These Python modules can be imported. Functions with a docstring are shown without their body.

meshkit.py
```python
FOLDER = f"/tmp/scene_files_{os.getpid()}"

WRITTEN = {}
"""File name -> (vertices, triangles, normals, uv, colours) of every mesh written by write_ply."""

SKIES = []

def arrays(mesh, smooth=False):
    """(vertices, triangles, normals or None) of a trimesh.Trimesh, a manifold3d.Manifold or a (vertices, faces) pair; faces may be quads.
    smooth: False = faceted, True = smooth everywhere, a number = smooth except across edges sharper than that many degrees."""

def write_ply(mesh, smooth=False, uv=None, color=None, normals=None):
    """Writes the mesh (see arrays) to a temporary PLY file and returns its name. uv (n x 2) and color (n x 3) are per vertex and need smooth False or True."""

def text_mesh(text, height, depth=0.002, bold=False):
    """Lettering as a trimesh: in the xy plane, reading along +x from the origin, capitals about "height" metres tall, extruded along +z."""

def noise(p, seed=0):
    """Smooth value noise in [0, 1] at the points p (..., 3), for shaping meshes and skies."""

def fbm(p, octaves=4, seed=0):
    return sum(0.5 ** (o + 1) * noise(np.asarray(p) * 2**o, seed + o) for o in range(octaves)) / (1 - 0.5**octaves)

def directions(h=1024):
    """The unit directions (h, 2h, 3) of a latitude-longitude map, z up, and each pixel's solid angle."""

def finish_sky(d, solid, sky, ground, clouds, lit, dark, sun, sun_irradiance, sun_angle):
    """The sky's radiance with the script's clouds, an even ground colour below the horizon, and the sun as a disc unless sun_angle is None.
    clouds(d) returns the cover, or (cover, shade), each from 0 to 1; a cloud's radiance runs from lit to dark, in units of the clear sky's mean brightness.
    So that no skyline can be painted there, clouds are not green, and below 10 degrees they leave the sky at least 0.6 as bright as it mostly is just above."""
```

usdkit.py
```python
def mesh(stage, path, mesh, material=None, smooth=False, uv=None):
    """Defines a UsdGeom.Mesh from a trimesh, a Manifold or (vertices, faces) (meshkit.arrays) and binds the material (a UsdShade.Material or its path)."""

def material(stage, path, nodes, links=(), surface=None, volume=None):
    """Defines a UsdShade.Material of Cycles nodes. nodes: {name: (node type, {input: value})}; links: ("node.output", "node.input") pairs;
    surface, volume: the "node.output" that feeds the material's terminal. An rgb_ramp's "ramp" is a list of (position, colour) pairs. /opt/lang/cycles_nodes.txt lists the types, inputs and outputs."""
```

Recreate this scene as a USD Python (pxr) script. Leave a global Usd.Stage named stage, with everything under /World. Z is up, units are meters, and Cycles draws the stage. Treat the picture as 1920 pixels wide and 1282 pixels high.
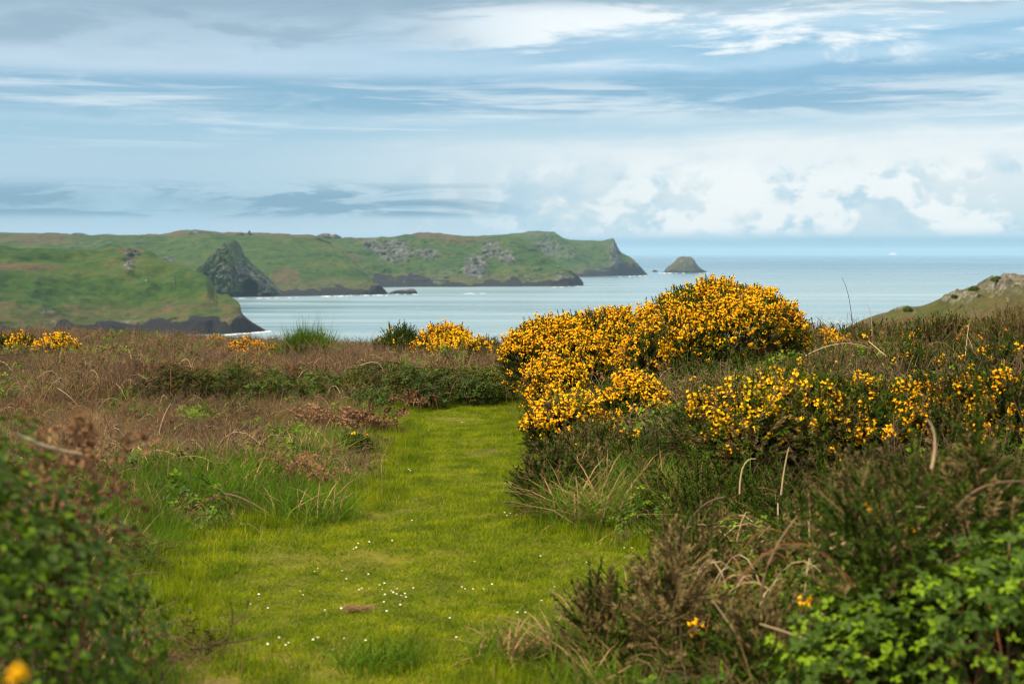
import math
import numpy as np
import usdkit, meshkit
from scipy.interpolate import PchipInterpolator
from pxr import Usd, UsdGeom, UsdLux, UsdShade, Gf, Sdf, Vt

stage = Usd.Stage.CreateInMemory()
UsdGeom.SetStageUpAxis(stage, 'Z')
UsdGeom.SetStageMetersPerUnit(stage, 1.0)
UsdGeom.Xform.Define(stage, '/World')
UsdGeom.Scope.Define(stage, '/World/Looks')

# ------------------------------------------------------------------ camera, sky, sun, exposure
EYE = 1.65
SEA = -44.35
FOC = 2936.0          # focal length in pixels of the 1920-wide photograph
HOR = 472.5           # eye level there
PITCH = math.degrees(math.atan((641 - HOR) / FOC))
SUN_EL, SUN_AZ = math.radians(50), math.radians(-122)
EXPOSURE = 1.34

cam = UsdGeom.Camera.Define(stage, '/World/camera')
cam.CreateHorizontalApertureAttr(36.0)
cam.CreateFocalLengthAttr(36.0 * FOC / 1920)
cam.CreateFStopAttr(3.5)
cam.CreateFocusDistanceAttr(14.5)
cam.CreateClippingRangeAttr(Gf.Vec2f(0.05, 100000))
cam.CreateExposureAttr(EXPOSURE)
cam.AddTranslateOp().Set(Gf.Vec3d(0, 0, EYE))
cam.AddRotateXOp().Set(90.0 - PITCH)


def lin(r, g, b):
    c = np.array([r, g, b], float) / 255
    return tuple(np.where(c < .04045, c / 12.92, ((c + .055) / 1.055) ** 2.4))


def zof(y):
    return (HOR - y) / FOC


def sky_material():
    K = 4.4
    left = [(463, (168, 202, 223)), (430, (178, 207, 226)), (405, (160, 197, 218)), (372, (142, 183, 206)), (345, (170, 204, 224)), (300, (172, 205, 224)),
            (262, (163, 201, 222)), (235, (158, 198, 220)), (215, (172, 206, 226)), (187, (142, 185, 210)), (160, (178, 207, 227)), (120, (190, 214, 232)), (60, (174, 200, 217)), (25, (156, 184, 203)), (0, (150, 178, 197))]
    right = [(463, (146, 194, 219)), (452, (150, 197, 221)), (441, (194, 220, 234)), (400, (206, 226, 236)), (350, (222, 234, 239)), (285, (233, 241, 245)), (262, (206, 226, 236)),
             (238, (184, 214, 231)), (205, (206, 226, 237)), (190, (178, 210, 229)), (170, (132, 181, 212)), (148, (140, 187, 217)), (128, (176, 212, 234)), (100, (148, 194, 222)), (72, (182, 216, 236)), (45, (186, 213, 229)), (18, (150, 180, 197)), (0, (150, 178, 196))]

    def stops(rows):
        # ramp position p = z / 0.5
        out = [(zof(y) / .5, tuple(K * x for x in lin(*c))) for y, c in rows]
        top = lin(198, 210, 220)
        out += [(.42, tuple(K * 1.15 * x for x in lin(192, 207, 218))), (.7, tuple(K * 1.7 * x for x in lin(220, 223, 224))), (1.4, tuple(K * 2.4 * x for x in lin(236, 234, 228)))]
        return out

    n = {
        'tc': ('texture_coordinate', {}),
        'sky': ('sky_texture', {'sky_type': 'single_scattering', 'sun_disc': False, 'sun_elevation': SUN_EL, 'sun_rotation': SUN_AZ % (2 * math.pi)}),
        'sep': ('separate_xyz', {}),
        # warped elevation
        'm1': ('mapping', {'mapping_type': 'point', 'scale': (5, 5, 40)}),
        'n1': ('noise_texture', {'scale': 1.0, 'detail': 5.0, 'roughness': .55, 'distortion': .3}),
        'm2': ('mapping', {'mapping_type': 'point', 'scale': (22, 22, 75), 'location': (3, 1, 7)}),
        'n2': ('noise_texture', {'scale': 1.0, 'detail': 7.0, 'roughness': .6, 'distortion': .4}),
        'w1': ('math', {'math_type': 'multiply_add', 'value2': .034, 'value3': -.017}),
        'w2': ('math', {'math_type': 'multiply_add', 'value2': .016, 'value3': -.008}),
        'wa': ('math', {'math_type': 'add'}),
        # the streaks rise a little to the right
        'tilt': ('math', {'math_type': 'multiply', 'value2': -.016}),
        'wb': ('math', {'math_type': 'add'}),
        'amp': ('map_range', {'range_type': 'smoothstep', 'from_min': .004, 'from_max': .05, 'to_min': .12, 'to_max': 1.0}),
        'wc': ('math', {'math_type': 'multiply_add'}),
        'p': ('math', {'math_type': 'multiply', 'value2': 2.0}),
        'pc': ('math', {'math_type': 'maximum', 'value2': .005}),
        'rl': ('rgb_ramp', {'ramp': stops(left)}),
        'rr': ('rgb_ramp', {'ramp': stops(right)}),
        'az': ('map_range', {'range_type': 'smoothstep', 'from_min': -.22, 'from_max': .16, 'to_min': 0, 'to_max': 1}),
        'base': ('mix', {'mix_type': 'mix'}),
    }
    l = [('tc.generated', 'm1.vector'), ('tc.generated', 'm2.vector'), ('tc.generated', 'sep.vector'),
         ('m1.vector', 'n1.vector'), ('m2.vector', 'n2.vector'), ('n1.fac', 'w1.value1'), ('n2.fac', 'w2.value1'),
         ('w1.value', 'wa.value1'), ('w2.value', 'wa.value2'), ('sep.x', 'tilt.value1'), ('tilt.value', 'wb.value1'), ('wa.value', 'wb.value2'),
         ('sep.z', 'amp.value'), ('wb.value', 'wc.value1'), ('amp.result', 'wc.value2'), ('sep.z', 'wc.value3'),
         ('wc.value', 'p.value1'), ('p.value', 'pc.value1'), ('pc.value', 'rl.fac'), ('pc.value', 'rr.fac'), ('sep.x', 'az.value'),
         ('rl.color', 'base.color1'), ('rr.color', 'base.color2'), ('az.result', 'base.fac')]

    last = 'base.color'

    def layer(tag, loc, scale, detail, rough, lo, hi, z0, z1, z2, z3, colour, gain, a0=None, a1=None, dist=0.3):
        """A layer of cloud: noise above lo..hi, between elevations z0..z3, in one colour."""
        nonlocal last
        n[tag + 'm'] = ('mapping', {'mapping_type': 'point', 'scale': scale, 'location': loc})
        n[tag + 'n'] = ('noise_texture', {'scale': 1.0, 'detail': detail, 'roughness': rough, 'distortion': dist})
        n[tag + 'r'] = ('map_range', {'range_type': 'smoothstep', 'from_min': lo, 'from_max': hi, 'to_min': 0, 'to_max': gain})
        n[tag + 'a'] = ('map_range', {'range_type': 'smoothstep', 'from_min': z0, 'from_max': z1, 'to_min': 0, 'to_max': 1})
        n[tag + 'b'] = ('map_range', {'range_type': 'smoothstep', 'from_min': z2, 'from_max': z3, 'to_min': 1, 'to_max': 0})
        n[tag + 'c'] = ('math', {'math_type': 'multiply'})
        n[tag + 'd'] = ('math', {'math_type': 'multiply'})
        n[tag + 'x'] = ('mix', {'mix_type': 'mix', 'color2': tuple(K * v for v in colour)})
        l.extend([('tc.generated', tag + 'm.vector'), (tag + 'm.vector', tag + 'n.vector'), (tag + 'n.fac', tag + 'r.value'),
                  ('sep.z', tag + 'a.value'), ('sep.z', tag + 'b.value'), (tag + 'a.result', tag + 'c.value1'), (tag + 'b.result', tag + 'c.value2'),
                  (tag + 'c.value', tag + 'd.value1'), (tag + 'r.result', tag + 'd.value2')])
        fac = tag + 'd.value'
        if a0 is not None:
            n[tag + 'e'] = ('map_range', {'range_type': 'smoothstep', 'from_min': a0, 'from_max': a1, 'to_min': 0, 'to_max': 1})
            n[tag + 'f'] = ('math', {'math_type': 'multiply'})
            l.extend([('sep.x', tag + 'e.value'), (fac, tag + 'f.value1'), (tag + 'e.result', tag + 'f.value2')])
            fac = tag + 'f.value'
        l.extend([(fac, tag + 'x.fac'), (last, tag + 'x.color1')])
        last = tag + 'x.color'

    # blue gaps among the heaped clouds low over the sea, then their bright tops
    layer('ga', (1.3, 4, 2), (16, 16, 26), 5, .55, .47, .66, .006, .014, .05, .068, lin(166, 206, 228), .62, dist=.15)
    layer('pu', (5.1, 2, 9), (28, 28, 42), 9, .58, .46, .57, .008, .016, .045, .07, lin(243, 248, 250), .9, -.12, .14, .3)
    # grey-blue shreds on the left
    layer('gr', (2.2, 7, 3), (8, 8, 55), 8, .64, .43, .51, .020, .025, .034, .048, lin(124, 168, 194), 1.0, .03, -.06, .7)
    # thin white streaks
    layer('db', (3.3, 5, 2), (8, 8, 60), 8, .64, .40, .53, .080, .092, .104, .114, lin(134, 180, 208), .95, dist=.5)
    layer('dt', (7.7, 2, 6), (10, 10, 46), 8, .62, .42, .60, .120, .13, .3, .5, lin(146, 175, 195), .75, .08, -.10, .4)
    layer('ws', (8.4, 1, 5), (6, 6, 120), 6, .6, .50, .66, .06, .075, .1, .115, lin(214, 230, 240), .8)
    # thin bright gaps in the upper deck
    layer('wu', (.7, 3, 1.4), (6.5, 6.5, 48), 8, .64, .47, .60, .112, .122, .148, .160, lin(246, 252, 254), 1.0, -.10, .04, .7)
    # the grey deck above, broken everywhere
    layer('dk', (6, 6, 2.5), (5, 5, 30), 6, .6, .45, .65, .14, .17, 2, 3, lin(150, 178, 196), .4)
    layer('br', (1, 9, 4), (3, 3, 7), 6, .6, .5, .68, .17, .3, 2, 3, lin(235, 240, 244), .6)

    n['all'] = ('mix', {'mix_type': 'mix', 'fac': .94})
    n['bg'] = ('background_shader', {'strength': .09})
    l.extend([('sky.color', 'all.color1'), (last, 'all.color2'), ('all.color', 'bg.color')])
    return usdkit.material(stage, '/World/Looks/sky', n, l, surface='bg.background')


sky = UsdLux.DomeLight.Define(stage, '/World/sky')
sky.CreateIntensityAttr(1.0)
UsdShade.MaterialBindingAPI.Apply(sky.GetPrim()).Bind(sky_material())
sky.GetPrim().SetCustomDataByKey('kind', 'structure')

sun = UsdLux.DistantLight.Define(stage, '/World/sun')
sun.CreateNormalizeAttr(True)
sun.CreateIntensityAttr(0.8)
sun.CreateAngleAttr(12.0)
sun.CreateColorAttr(Gf.Vec3f(1.0, .86, .64))
sun.AddRotateZOp().Set(-math.degrees(SUN_AZ))
sun.AddRotateXOp().Set(-(90 - math.degrees(SUN_EL)))

# ------------------------------------------------------------------ helpers
used = {}


def numbered(path):
    if path not in used:
        used[path] = 0
        return path
    used[path] += 1
    return f'{path}_{used[path]:03d}'


def say(prim, label=None, cat=None, group=None, kind=None):
    p = prim.GetPrim() if hasattr(prim, 'GetPrim') else prim
    for k, v in (('label', label), ('category', cat), ('group', group), ('kind', kind)):
        if v:
            p.SetCustomDataByKey(k, v)
    return p


def thing(name, label=None, cat=None, loc=(0, 0, 0), rz=0, group=None, kind=None):
    x = UsdGeom.Xform.Define(stage, numbered('/World/' + name))
    x.AddTranslateOp().Set(Gf.Vec3d(*map(float, loc)))
    if rz:
        x.AddRotateZOp().Set(float(rz))
    say(x, label, cat, group, kind)
    return x


def obj(name, mesh, mat, parent=None, smooth=False, label=None, cat=None, group=None, kind=None, col=None):
    base = str(parent.GetPath()) if parent is not None else '/World'
    m = usdkit.mesh(stage, numbered(base + '/' + name), mesh, mat, smooth)
    if col is not None:
        pv = UsdGeom.PrimvarsAPI(m).CreatePrimvar('mask', Sdf.ValueTypeNames.Color3fArray, 'vertex')
        pv.Set(Vt.Vec3fArray.FromNumpy(np.asarray(col, np.float32)))
    say(m, label, cat, group, kind)
    return m


def px(x, y, d):
    """The point at depth d (metres along +y) that a pixel of the photograph shows."""
    return np.array([(x - 960) / FOC * d, d, EYE + (HOR - y) / FOC * d])


def sstep(a, b, x):
    t = np.clip((np.asarray(x, float) - a) / (b - a), 0, 1)
    return t * t * (3 - 2 * t)


def fbm(x, y, z=0, s=1.0, o=4, seed=0):
    p = np.stack(np.broadcast_arrays(np.asarray(x, float) * s, np.asarray(y, float) * s, np.asarray(z, float) * s), -1)
    return meshkit.fbm(p, o, seed)


def grid_faces(nu, nv):
    i, j = np.meshgrid(np.arange(nu - 1), np.arange(nv - 1), indexing='ij')
    a = (i * nv + j).ravel()
    return np.stack([a, a + nv, a + nv + 1, a + 1], 1)


def ramp_mat(name, stops, source='random', rough=.8, spec=.12, trans=0.0, vary=.9, jit=.12):
    """Colour from a ramp driven by a random number per piece, plus a slow drift over the ground."""
    n = {'g': ('geometry', {}), 'r': ('rgb_ramp', {'ramp': stops}), 'p': ('principled_bsdf', {'roughness': rough, 'specular_ior_level': spec}),
         'oi': ('object_info', {}), 'no': ('noise_texture', {'scale': vary, 'detail': 4.0, 'roughness': .6}),
         'a': ('math', {'math_type': 'multiply_add', 'value2': .62}), 'b': ('math', {'math_type': 'multiply_add', 'value2': 1.1, 'value3': -.36}),
         'c': ('math', {'math_type': 'multiply_add', 'value2': jit})}
    l = [('g.position', 'no.vector'), ('no.fac', 'b.value1'), ('g.random_per_island', 'a.value1'), ('b.value', 'c.value3'), ('oi.random', 'c.value1'), ('c.value', 'a.value3'),
         ('a.value', 'r.fac'), ('r.color', 'p.base_color')]
    surf = 'p.BSDF'
    if trans:
        n['t'] = ('translucent_bsdf', {})
        n['x'] = ('mix_closure', {'fac': trans})
        l += [('r.color', 't.color'), ('p.BSDF', 'x.closure1'), ('t.BSDF', 'x.closure2')]
        surf = 'x.closure'
    return usdkit.material(stage, '/World/Looks/' + name, n, l, surface=surf)


# ------------------------------------------------------------------ sea
def sea_material():
    n = {
        'g': ('geometry', {}),
        'm1': ('mapping', {'mapping_type': 'point', 'scale': (.09, .05, .1)}), 'n1': ('noise_texture', {'scale': 1.0, 'detail': 6.0, 'roughness': .62}),
        'm2': ('mapping', {'mapping_type': 'point', 'scale': (.0012, .009, .01)}), 'n2': ('noise_texture', {'scale': 1.0, 'detail': 4.0, 'roughness': .6, 'distortion': .6}),
        'b': ('bump', {'strength': 1.0, 'distance': 1.5}),
        'rr': ('map_range', {'from_min': .35, 'from_max': .65, 'to_min': .12, 'to_max': .34}),
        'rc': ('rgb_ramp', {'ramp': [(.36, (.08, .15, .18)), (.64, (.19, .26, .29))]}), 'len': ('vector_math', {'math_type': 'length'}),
        'off': ('map_range', {'range_type': 'smoothstep', 'from_min': 900, 'from_max': 6000, 'to_min': 0, 'to_max': 1}), 'mx': ('mix', {'color2': (.015, .08, .135)}),  # deep-water blue offshore; also paints in the darker reflection of distant waves
        'p': ('principled_bsdf', {'ior': 1.33, 'specular_ior_level': .22}),
    }
    l = [('g.position', 'm1.vector'), ('m1.vector', 'n1.vector'), ('g.position', 'm2.vector'), ('m2.vector', 'n2.vector'), ('n1.fac', 'b.height'), ('b.normal', 'p.normal'),
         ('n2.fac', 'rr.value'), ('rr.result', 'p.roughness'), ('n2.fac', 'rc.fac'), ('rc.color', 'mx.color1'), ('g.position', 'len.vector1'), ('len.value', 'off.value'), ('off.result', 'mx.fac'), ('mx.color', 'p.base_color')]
    return usdkit.material(stage, '/World/Looks/sea_water', n, l, surface='p.BSDF')


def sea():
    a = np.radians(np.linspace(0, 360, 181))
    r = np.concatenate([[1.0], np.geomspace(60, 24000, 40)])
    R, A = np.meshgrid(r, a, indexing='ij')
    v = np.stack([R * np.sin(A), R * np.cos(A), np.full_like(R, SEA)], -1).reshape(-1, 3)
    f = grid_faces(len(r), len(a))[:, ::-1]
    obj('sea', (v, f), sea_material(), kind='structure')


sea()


# ------------------------------------------------------------------ headlands
def land_material(name, grass, dry, heath, rock, dark, scale=1.0, bumpd=2.0):
    """grass / dry grass, brown heath by mask.g, rock by mask.r, wet dark rock by mask.b"""
    n = {
        'g': ('geometry', {}), 'at': ('attribute', {'attribute': 'mask'}), 'sp': ('separate_color', {}),
        'na': ('noise_texture', {'scale': .018 * scale, 'detail': 6.0, 'roughness': .6}), 'nb': ('noise_texture', {'scale': .11 * scale, 'detail': 8.0, 'roughness': .7}),
        'nc': ('noise_texture', {'scale': .5 * scale, 'detail': 5.0, 'roughness': .7}),
        'vo': ('voronoi_texture', {'scale': .16 * scale, 'feature': 'f1', 'detail': 2.0, 'roughness': .6}),
        'r1': ('rgb_ramp', {'ramp': [(.36, grass[0]), (.5, grass[1]), (.64, dry)]}),
        'ht': ('rgb_ramp', {'ramp': [(.35, heath[0]), (.65, heath[1])]}),
        'rk': ('rgb_ramp', {'ramp': [(.38, rock[0]), (.5, rock[1]), (.62, rock[2])]}), 'nd': ('noise_texture', {'scale': .10 * scale, 'detail': 9.0, 'roughness': .85}),
        'dm': ('math', {'math_type': 'multiply_add', 'value2': .45}),
        'd2': ('math', {'math_type': 'multiply_add', 'value2': .55, 'value3': 0.0}),
        'jx': ('mix', {'fac': .45}), 'jb': ('rgb_to_bw', {}), 'j1': ('math', {'math_type': 'multiply_add', 'value2': 3.4, 'value3': -1.7}),
        'bs': ('map_range', {'range_type': 'smoothstep', 'from_min': .535, 'from_max': .62, 'to_min': 0, 'to_max': .85}), 'x0': ('mix', {'color2': (.018, .030, .010)}),
        'hm': ('math', {'math_type': 'add'}), 'hr': ('map_range', {'range_type': 'smoothstep', 'from_min': .2, 'from_max': .8, 'to_min': 0, 'to_max': 1}),
        'rm': ('math', {'math_type': 'add'}), 'rr': ('map_range', {'range_type': 'smoothstep', 'from_min': .35, 'from_max': .75, 'to_min': 0, 'to_max': 1}),
        'km': ('math', {'math_type': 'add'}), 'kr': ('map_range', {'range_type': 'smoothstep', 'from_min': .4, 'from_max': .6, 'to_min': 0, 'to_max': 1}),
        'x1': ('mix', {}), 'x2': ('mix', {}), 'x3': ('mix', {'color2': dark}),
        'bu': ('bump', {'strength': .8, 'distance': bumpd}),
        'p': ('principled_bsdf', {'roughness': .95, 'specular_ior_level': .1}),
    }
    l = [('at.color', 'sp.color')] + [('g.position', k + '.vector') for k in ('na', 'nb', 'nc', 'vo')]
    l += [('nb.fac', 'd2.value1'), ('na.fac', 'dm.value1'), ('d2.value', 'dm.value3'), ('dm.value', 'r1.fac'), ('nb.fac', 'ht.fac'), ('g.position', 'nd.vector'), ('nd.fac', 'rk.fac'),
          ('nb.color', 'jx.color1'), ('nc.color', 'jx.color2'), ('jx.color', 'jb.color'), ('jb.val', 'j1.value1'), ('jb.val', 'bs.value'), ('r1.color', 'x0.color1'), ('bs.result', 'x0.fac'), ('sp.g', 'hm.value1'), ('j1.value', 'hm.value2'), ('hm.value', 'hr.value'),
          ('sp.r', 'rm.value1'), ('j1.value', 'rm.value2'), ('rm.value', 'rr.value'), ('sp.b', 'km.value1'), ('j1.value', 'km.value2'), ('km.value', 'kr.value'),
          ('x0.color', 'x1.color1'), ('ht.color', 'x1.color2'), ('hr.result', 'x1.fac'),
          ('x1.color', 'x2.color1'), ('rk.color', 'x2.color2'), ('rr.result', 'x2.fac'), ('x2.color', 'x3.color1'), ('kr.result', 'x3.fac'),
          ('x3.color', 'p.base_color'), ('nb.fac', 'bu.height'), ('bu.normal', 'p.normal')]
    return usdkit.material(stage, '/World/Looks/' + name, n, l, surface='p.BSDF')


GRASS = ((.006, .020, .003), (.026, .053, .007))
land_mat = land_material('headland_turf', GRASS, (.060, .064, .016), ((.040, .032, .016), (.082, .056, .026)), ((.012, .017, .012), (.055, .058, .050), (.15, .148, .135)), (.014, .014, .016))


def interp(cols, k, u):
    c = np.array(cols, float)
    return PchipInterpolator(np.arange(len(c)), c[:, k])(u)


def headland(name, cols, nu, nt, back, cliff=.16, seed=0, crags=(), heaths=(), dip=1.0, rough=1.0, face=None, relief=1.0, **say_kw):
    """A loft: cols = (px, y of the waterline, px, y of the crest, metres from waterline to crest, cliff height in metres).
    crags / heaths: (px, y, rx, ry, strength) soft spots, in terms of the crest-to-water face of the land."""
    u = np.linspace(0, len(cols) - 1, nu)
    bx, by, rx, ry, off, ch = (interp(cols, k, u) for k in range(6))
    d0 = (EYE - SEA) / ((by - HOR) / FOC)
    base = np.stack([(bx - 960) / FOC * d0, d0, np.full(nu, SEA - 1.5)], 1)
    d1 = d0 + off
    crest = np.stack([(rx - 960) / FOC * d1, d1, EYE + (HOR - ry) / FOC * d1], 1)
    foot = ch * (.25 + 1.5 * fbm(bx * .035, by * 0, seed, 1, 3, seed + 40))
    H = crest[:, 2] - SEA
    t = np.linspace(0, 1, nt)
    T = np.broadcast_to(t, (nu, nt))
    c = np.clip(ch / np.maximum(H, 1e-3), 0, .9)[:, None]
    # height: cliff up to c within the first 8% of the way, then a slope that eases to the crest
    tc = .07
    s = np.clip((T - tc) / (1 - tc), 0, 1)
    zz = np.where(T < tc, c * (T / tc), c + (1 - c) * (1 - (1 - s) ** 1.35))
    hh = T
    P = base[:, None] + (crest - base)[:, None] * np.stack([hh, hh, np.zeros_like(hh)], -1)
    P[..., 2] = SEA - 1.5 + (H[:, None] + 1.5) * zz
    # the back
    nb = 14
    tb = np.linspace(0, 1, nb + 1)[1:]
    dirv = crest[:, :2] - base[:, :2]
    dirv /= np.linalg.norm(dirv, axis=1, keepdims=True) + 1e-9
    dirv = np.where(np.isfinite(dirv), dirv, 0)
    B = np.zeros((nu, nb, 3))
    B[..., :2] = crest[:, None, :2] + dirv[:, None] * (tb[None, :, None] * back) * np.clip(H / H.max(), .08, 1)[:, None, None]
    B[..., 2] = crest[:, None, 2] - (H[:, None] + 3) * tb[None] ** (2.2 * dip)
    allp = np.concatenate([P, B], 1)
    n_all = nt + nb
    X, Y, Z = allp[..., 0], allp[..., 1], allp[..., 2]
    pxs = 960 + X / Y * FOC
    pys = HOR - (Z - EYE) / Y * FOC
    jitter = fbm(X, Y, Z, .02, 4, seed + 3) - .5
    crag = np.zeros_like(X)
    for cx, cy, ax, ay, st in crags:
        q = ((pxs - cx) / ax) ** 2 + ((pys - cy) / ay) ** 2
        crag = np.maximum(crag, st * sstep(1.5, .3, q + 1.2 * jitter))
    heath = np.zeros_like(X)
    for cx, cy, ax, ay, st in heaths:
        q = ((pxs - cx) / ax) ** 2 + ((pys - cy) / ay) ** 2
        heath = np.maximum(heath, st * sstep(1.6, .2, q + .8 * jitter))
    tt = np.concatenate([T, np.ones((nu, nb))], 1)
    cl = np.concatenate([np.where(T < tc + .05, 1, 0), np.zeros((nu, nb))], 1)
    crag = np.maximum(crag, cl * .35)
    # relief: gullies down the slope, ridged crags
    env = np.minimum(1, H / 12)[:, None] * np.clip(np.concatenate([np.minimum(T * 8, 1) * np.clip((1 - T) * 5, .12, 1), np.full((nu, nb), .12)], 1), 0, 1)
    big = fbm(X, Y, Z, .012 * rough, 4, seed) - .5
    mid = fbm(X, Y, Z * 1.6, .05 * rough, 4, seed + 9) - .5
    rid = 1 - np.abs(2 * fbm(X, Y, Z, .07 * rough, 4, seed + 17) - 1)
    fine = fbm(X, Y, Z, .22 * rough, 3, seed + 23) - .5
    push = env * relief * (22 * big + 10 * mid + 3 * (rid - .72) + 2.2 * (fbm(X, Y, Z, .13, 3, seed + 61) - .5)) + crag * np.minimum(1, H / 10)[:, None] * (15 * (rid - .72) + 9 * fine) * np.where(tt < 1, 1, .4)
    X = X + 0
    Y = Y - push
    Z = Z + .45 * push * np.clip(tt * 6 - .3, 0, 1) * np.clip((Z - SEA) / 8, 0, 1)
    Z = Z + np.minimum(1, H / 15)[:, None] * (1.8 * (fbm(X, Y, 0, .06, 4, seed + 31) - .5) + 1.6 * sstep(.56, .72, fbm(X, Y, 0, .035, 3, seed + 33))) * np.clip(tt * 2 - 1, 0, 1)
    if face:
        X, Y, Z = face(X, Y, Z, pxs, pys, tt)
    hgt = Z - SEA
    wet = sstep(1.15, .55, hgt / np.maximum(foot[:, None] * 1.15, 2.5) + 2.2 * jitter + 1.6 * (fbm(X, Y, Z, .07, 4, seed + 51) - .5))
    heath = np.maximum(heath, .48 * sstep(24, 12, hgt + 16 * jitter) * (tt < 1))
    col = np.stack([np.clip(crag, 0, 1), np.clip(heath, 0, 1), wet], -1).reshape(-1, 3)
    f = grid_faces(nu, n_all)
    return obj(name, (np.stack([X, Y, Z], -1).reshape(-1, 3), f), land_mat, smooth=True, col=col, **say_kw)


# near green headland on the left
headland('headland', [(500, 620.5, 499, 619.5, 4, .6), (484, 622, 478, 607, 14, 6), (458, 624, 455, 590, 30, 9), (432, 626, 441, 563, 48, 9), (402, 626, 402, 546, 66, 9), (372, 627, 388, 521, 84, 8),
                      (330, 627, 340, 500, 105, 8), (280, 626, 302, 486, 125, 8), (230, 626, 262, 469.5, 145, 7), (150, 628, 200, 468, 155, 6), (60, 632, 100, 467, 165, 6), (-60, 636, -20, 464, 175, 6), (-260, 640, -240, 462, 180, 6)],
         460, 110, 260, seed=1, crags=[(243, 492, 12, 26, .75), (255, 480, 9, 10, .8), (400, 560, 4, 22, .5), (325, 528, 4, 14, .5), (90, 585, 18, 9, .55), (70, 530, 12, 8, .4)],
         heaths=[(40, 500, 70, 9, .75), (20, 575, 40, 10, .6), (350, 598, 45, 12, .5), (430, 606, 40, 10, .6), (250, 472, 30, 5, .6)], kind='structure',
         label='nearest green headland on the left with a dark rocky shore', )


def cave(X, Y, Z, pxs, pys, tt):
    q = ((pxs - 462) / 16) ** 2 + ((pys - 540) / 17) ** 2
    return X, Y + 60 * sstep(1.0, .55, q), Z


headland('headland', [(-320, 562, -300, 438, 520, 8), (0, 561, 0, 436, 520, 8), (200, 559, 170, 441, 500, 8), (330, 558, 280, 441, 500, 8), (420, 557, 350, 433, 480, 8), (500, 556.5, 450, 438.5, 460, 6),
                      (560, 555.5, 520, 440, 450, 7), (620, 554, 575, 441.5, 430, 8), (662, 553, 628, 462, 300, 8), (690, 552.5, 672, 500, 160, 9), (712, 552, 702, 528, 70, 10), (724, 551.5, 722, 544, 24, 8), (728, 551, 727.5, 550, 5, 1)],
         480, 110, 700, seed=11, crags=[(315, 487, 16, 14, .7), (170, 458, 45, 9, .4), (560, 510, 5, 6, .3)], heaths=[(350, 437, 330, 7, .75), (560, 440, 120, 7, .8), (70, 450, 90, 12, .6), (535, 518, 30, 14, .7), (625, 455, 50, 8, .4)], kind='structure',
         label='wide green hillside with brown heath top behind the nearest headland')

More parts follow.
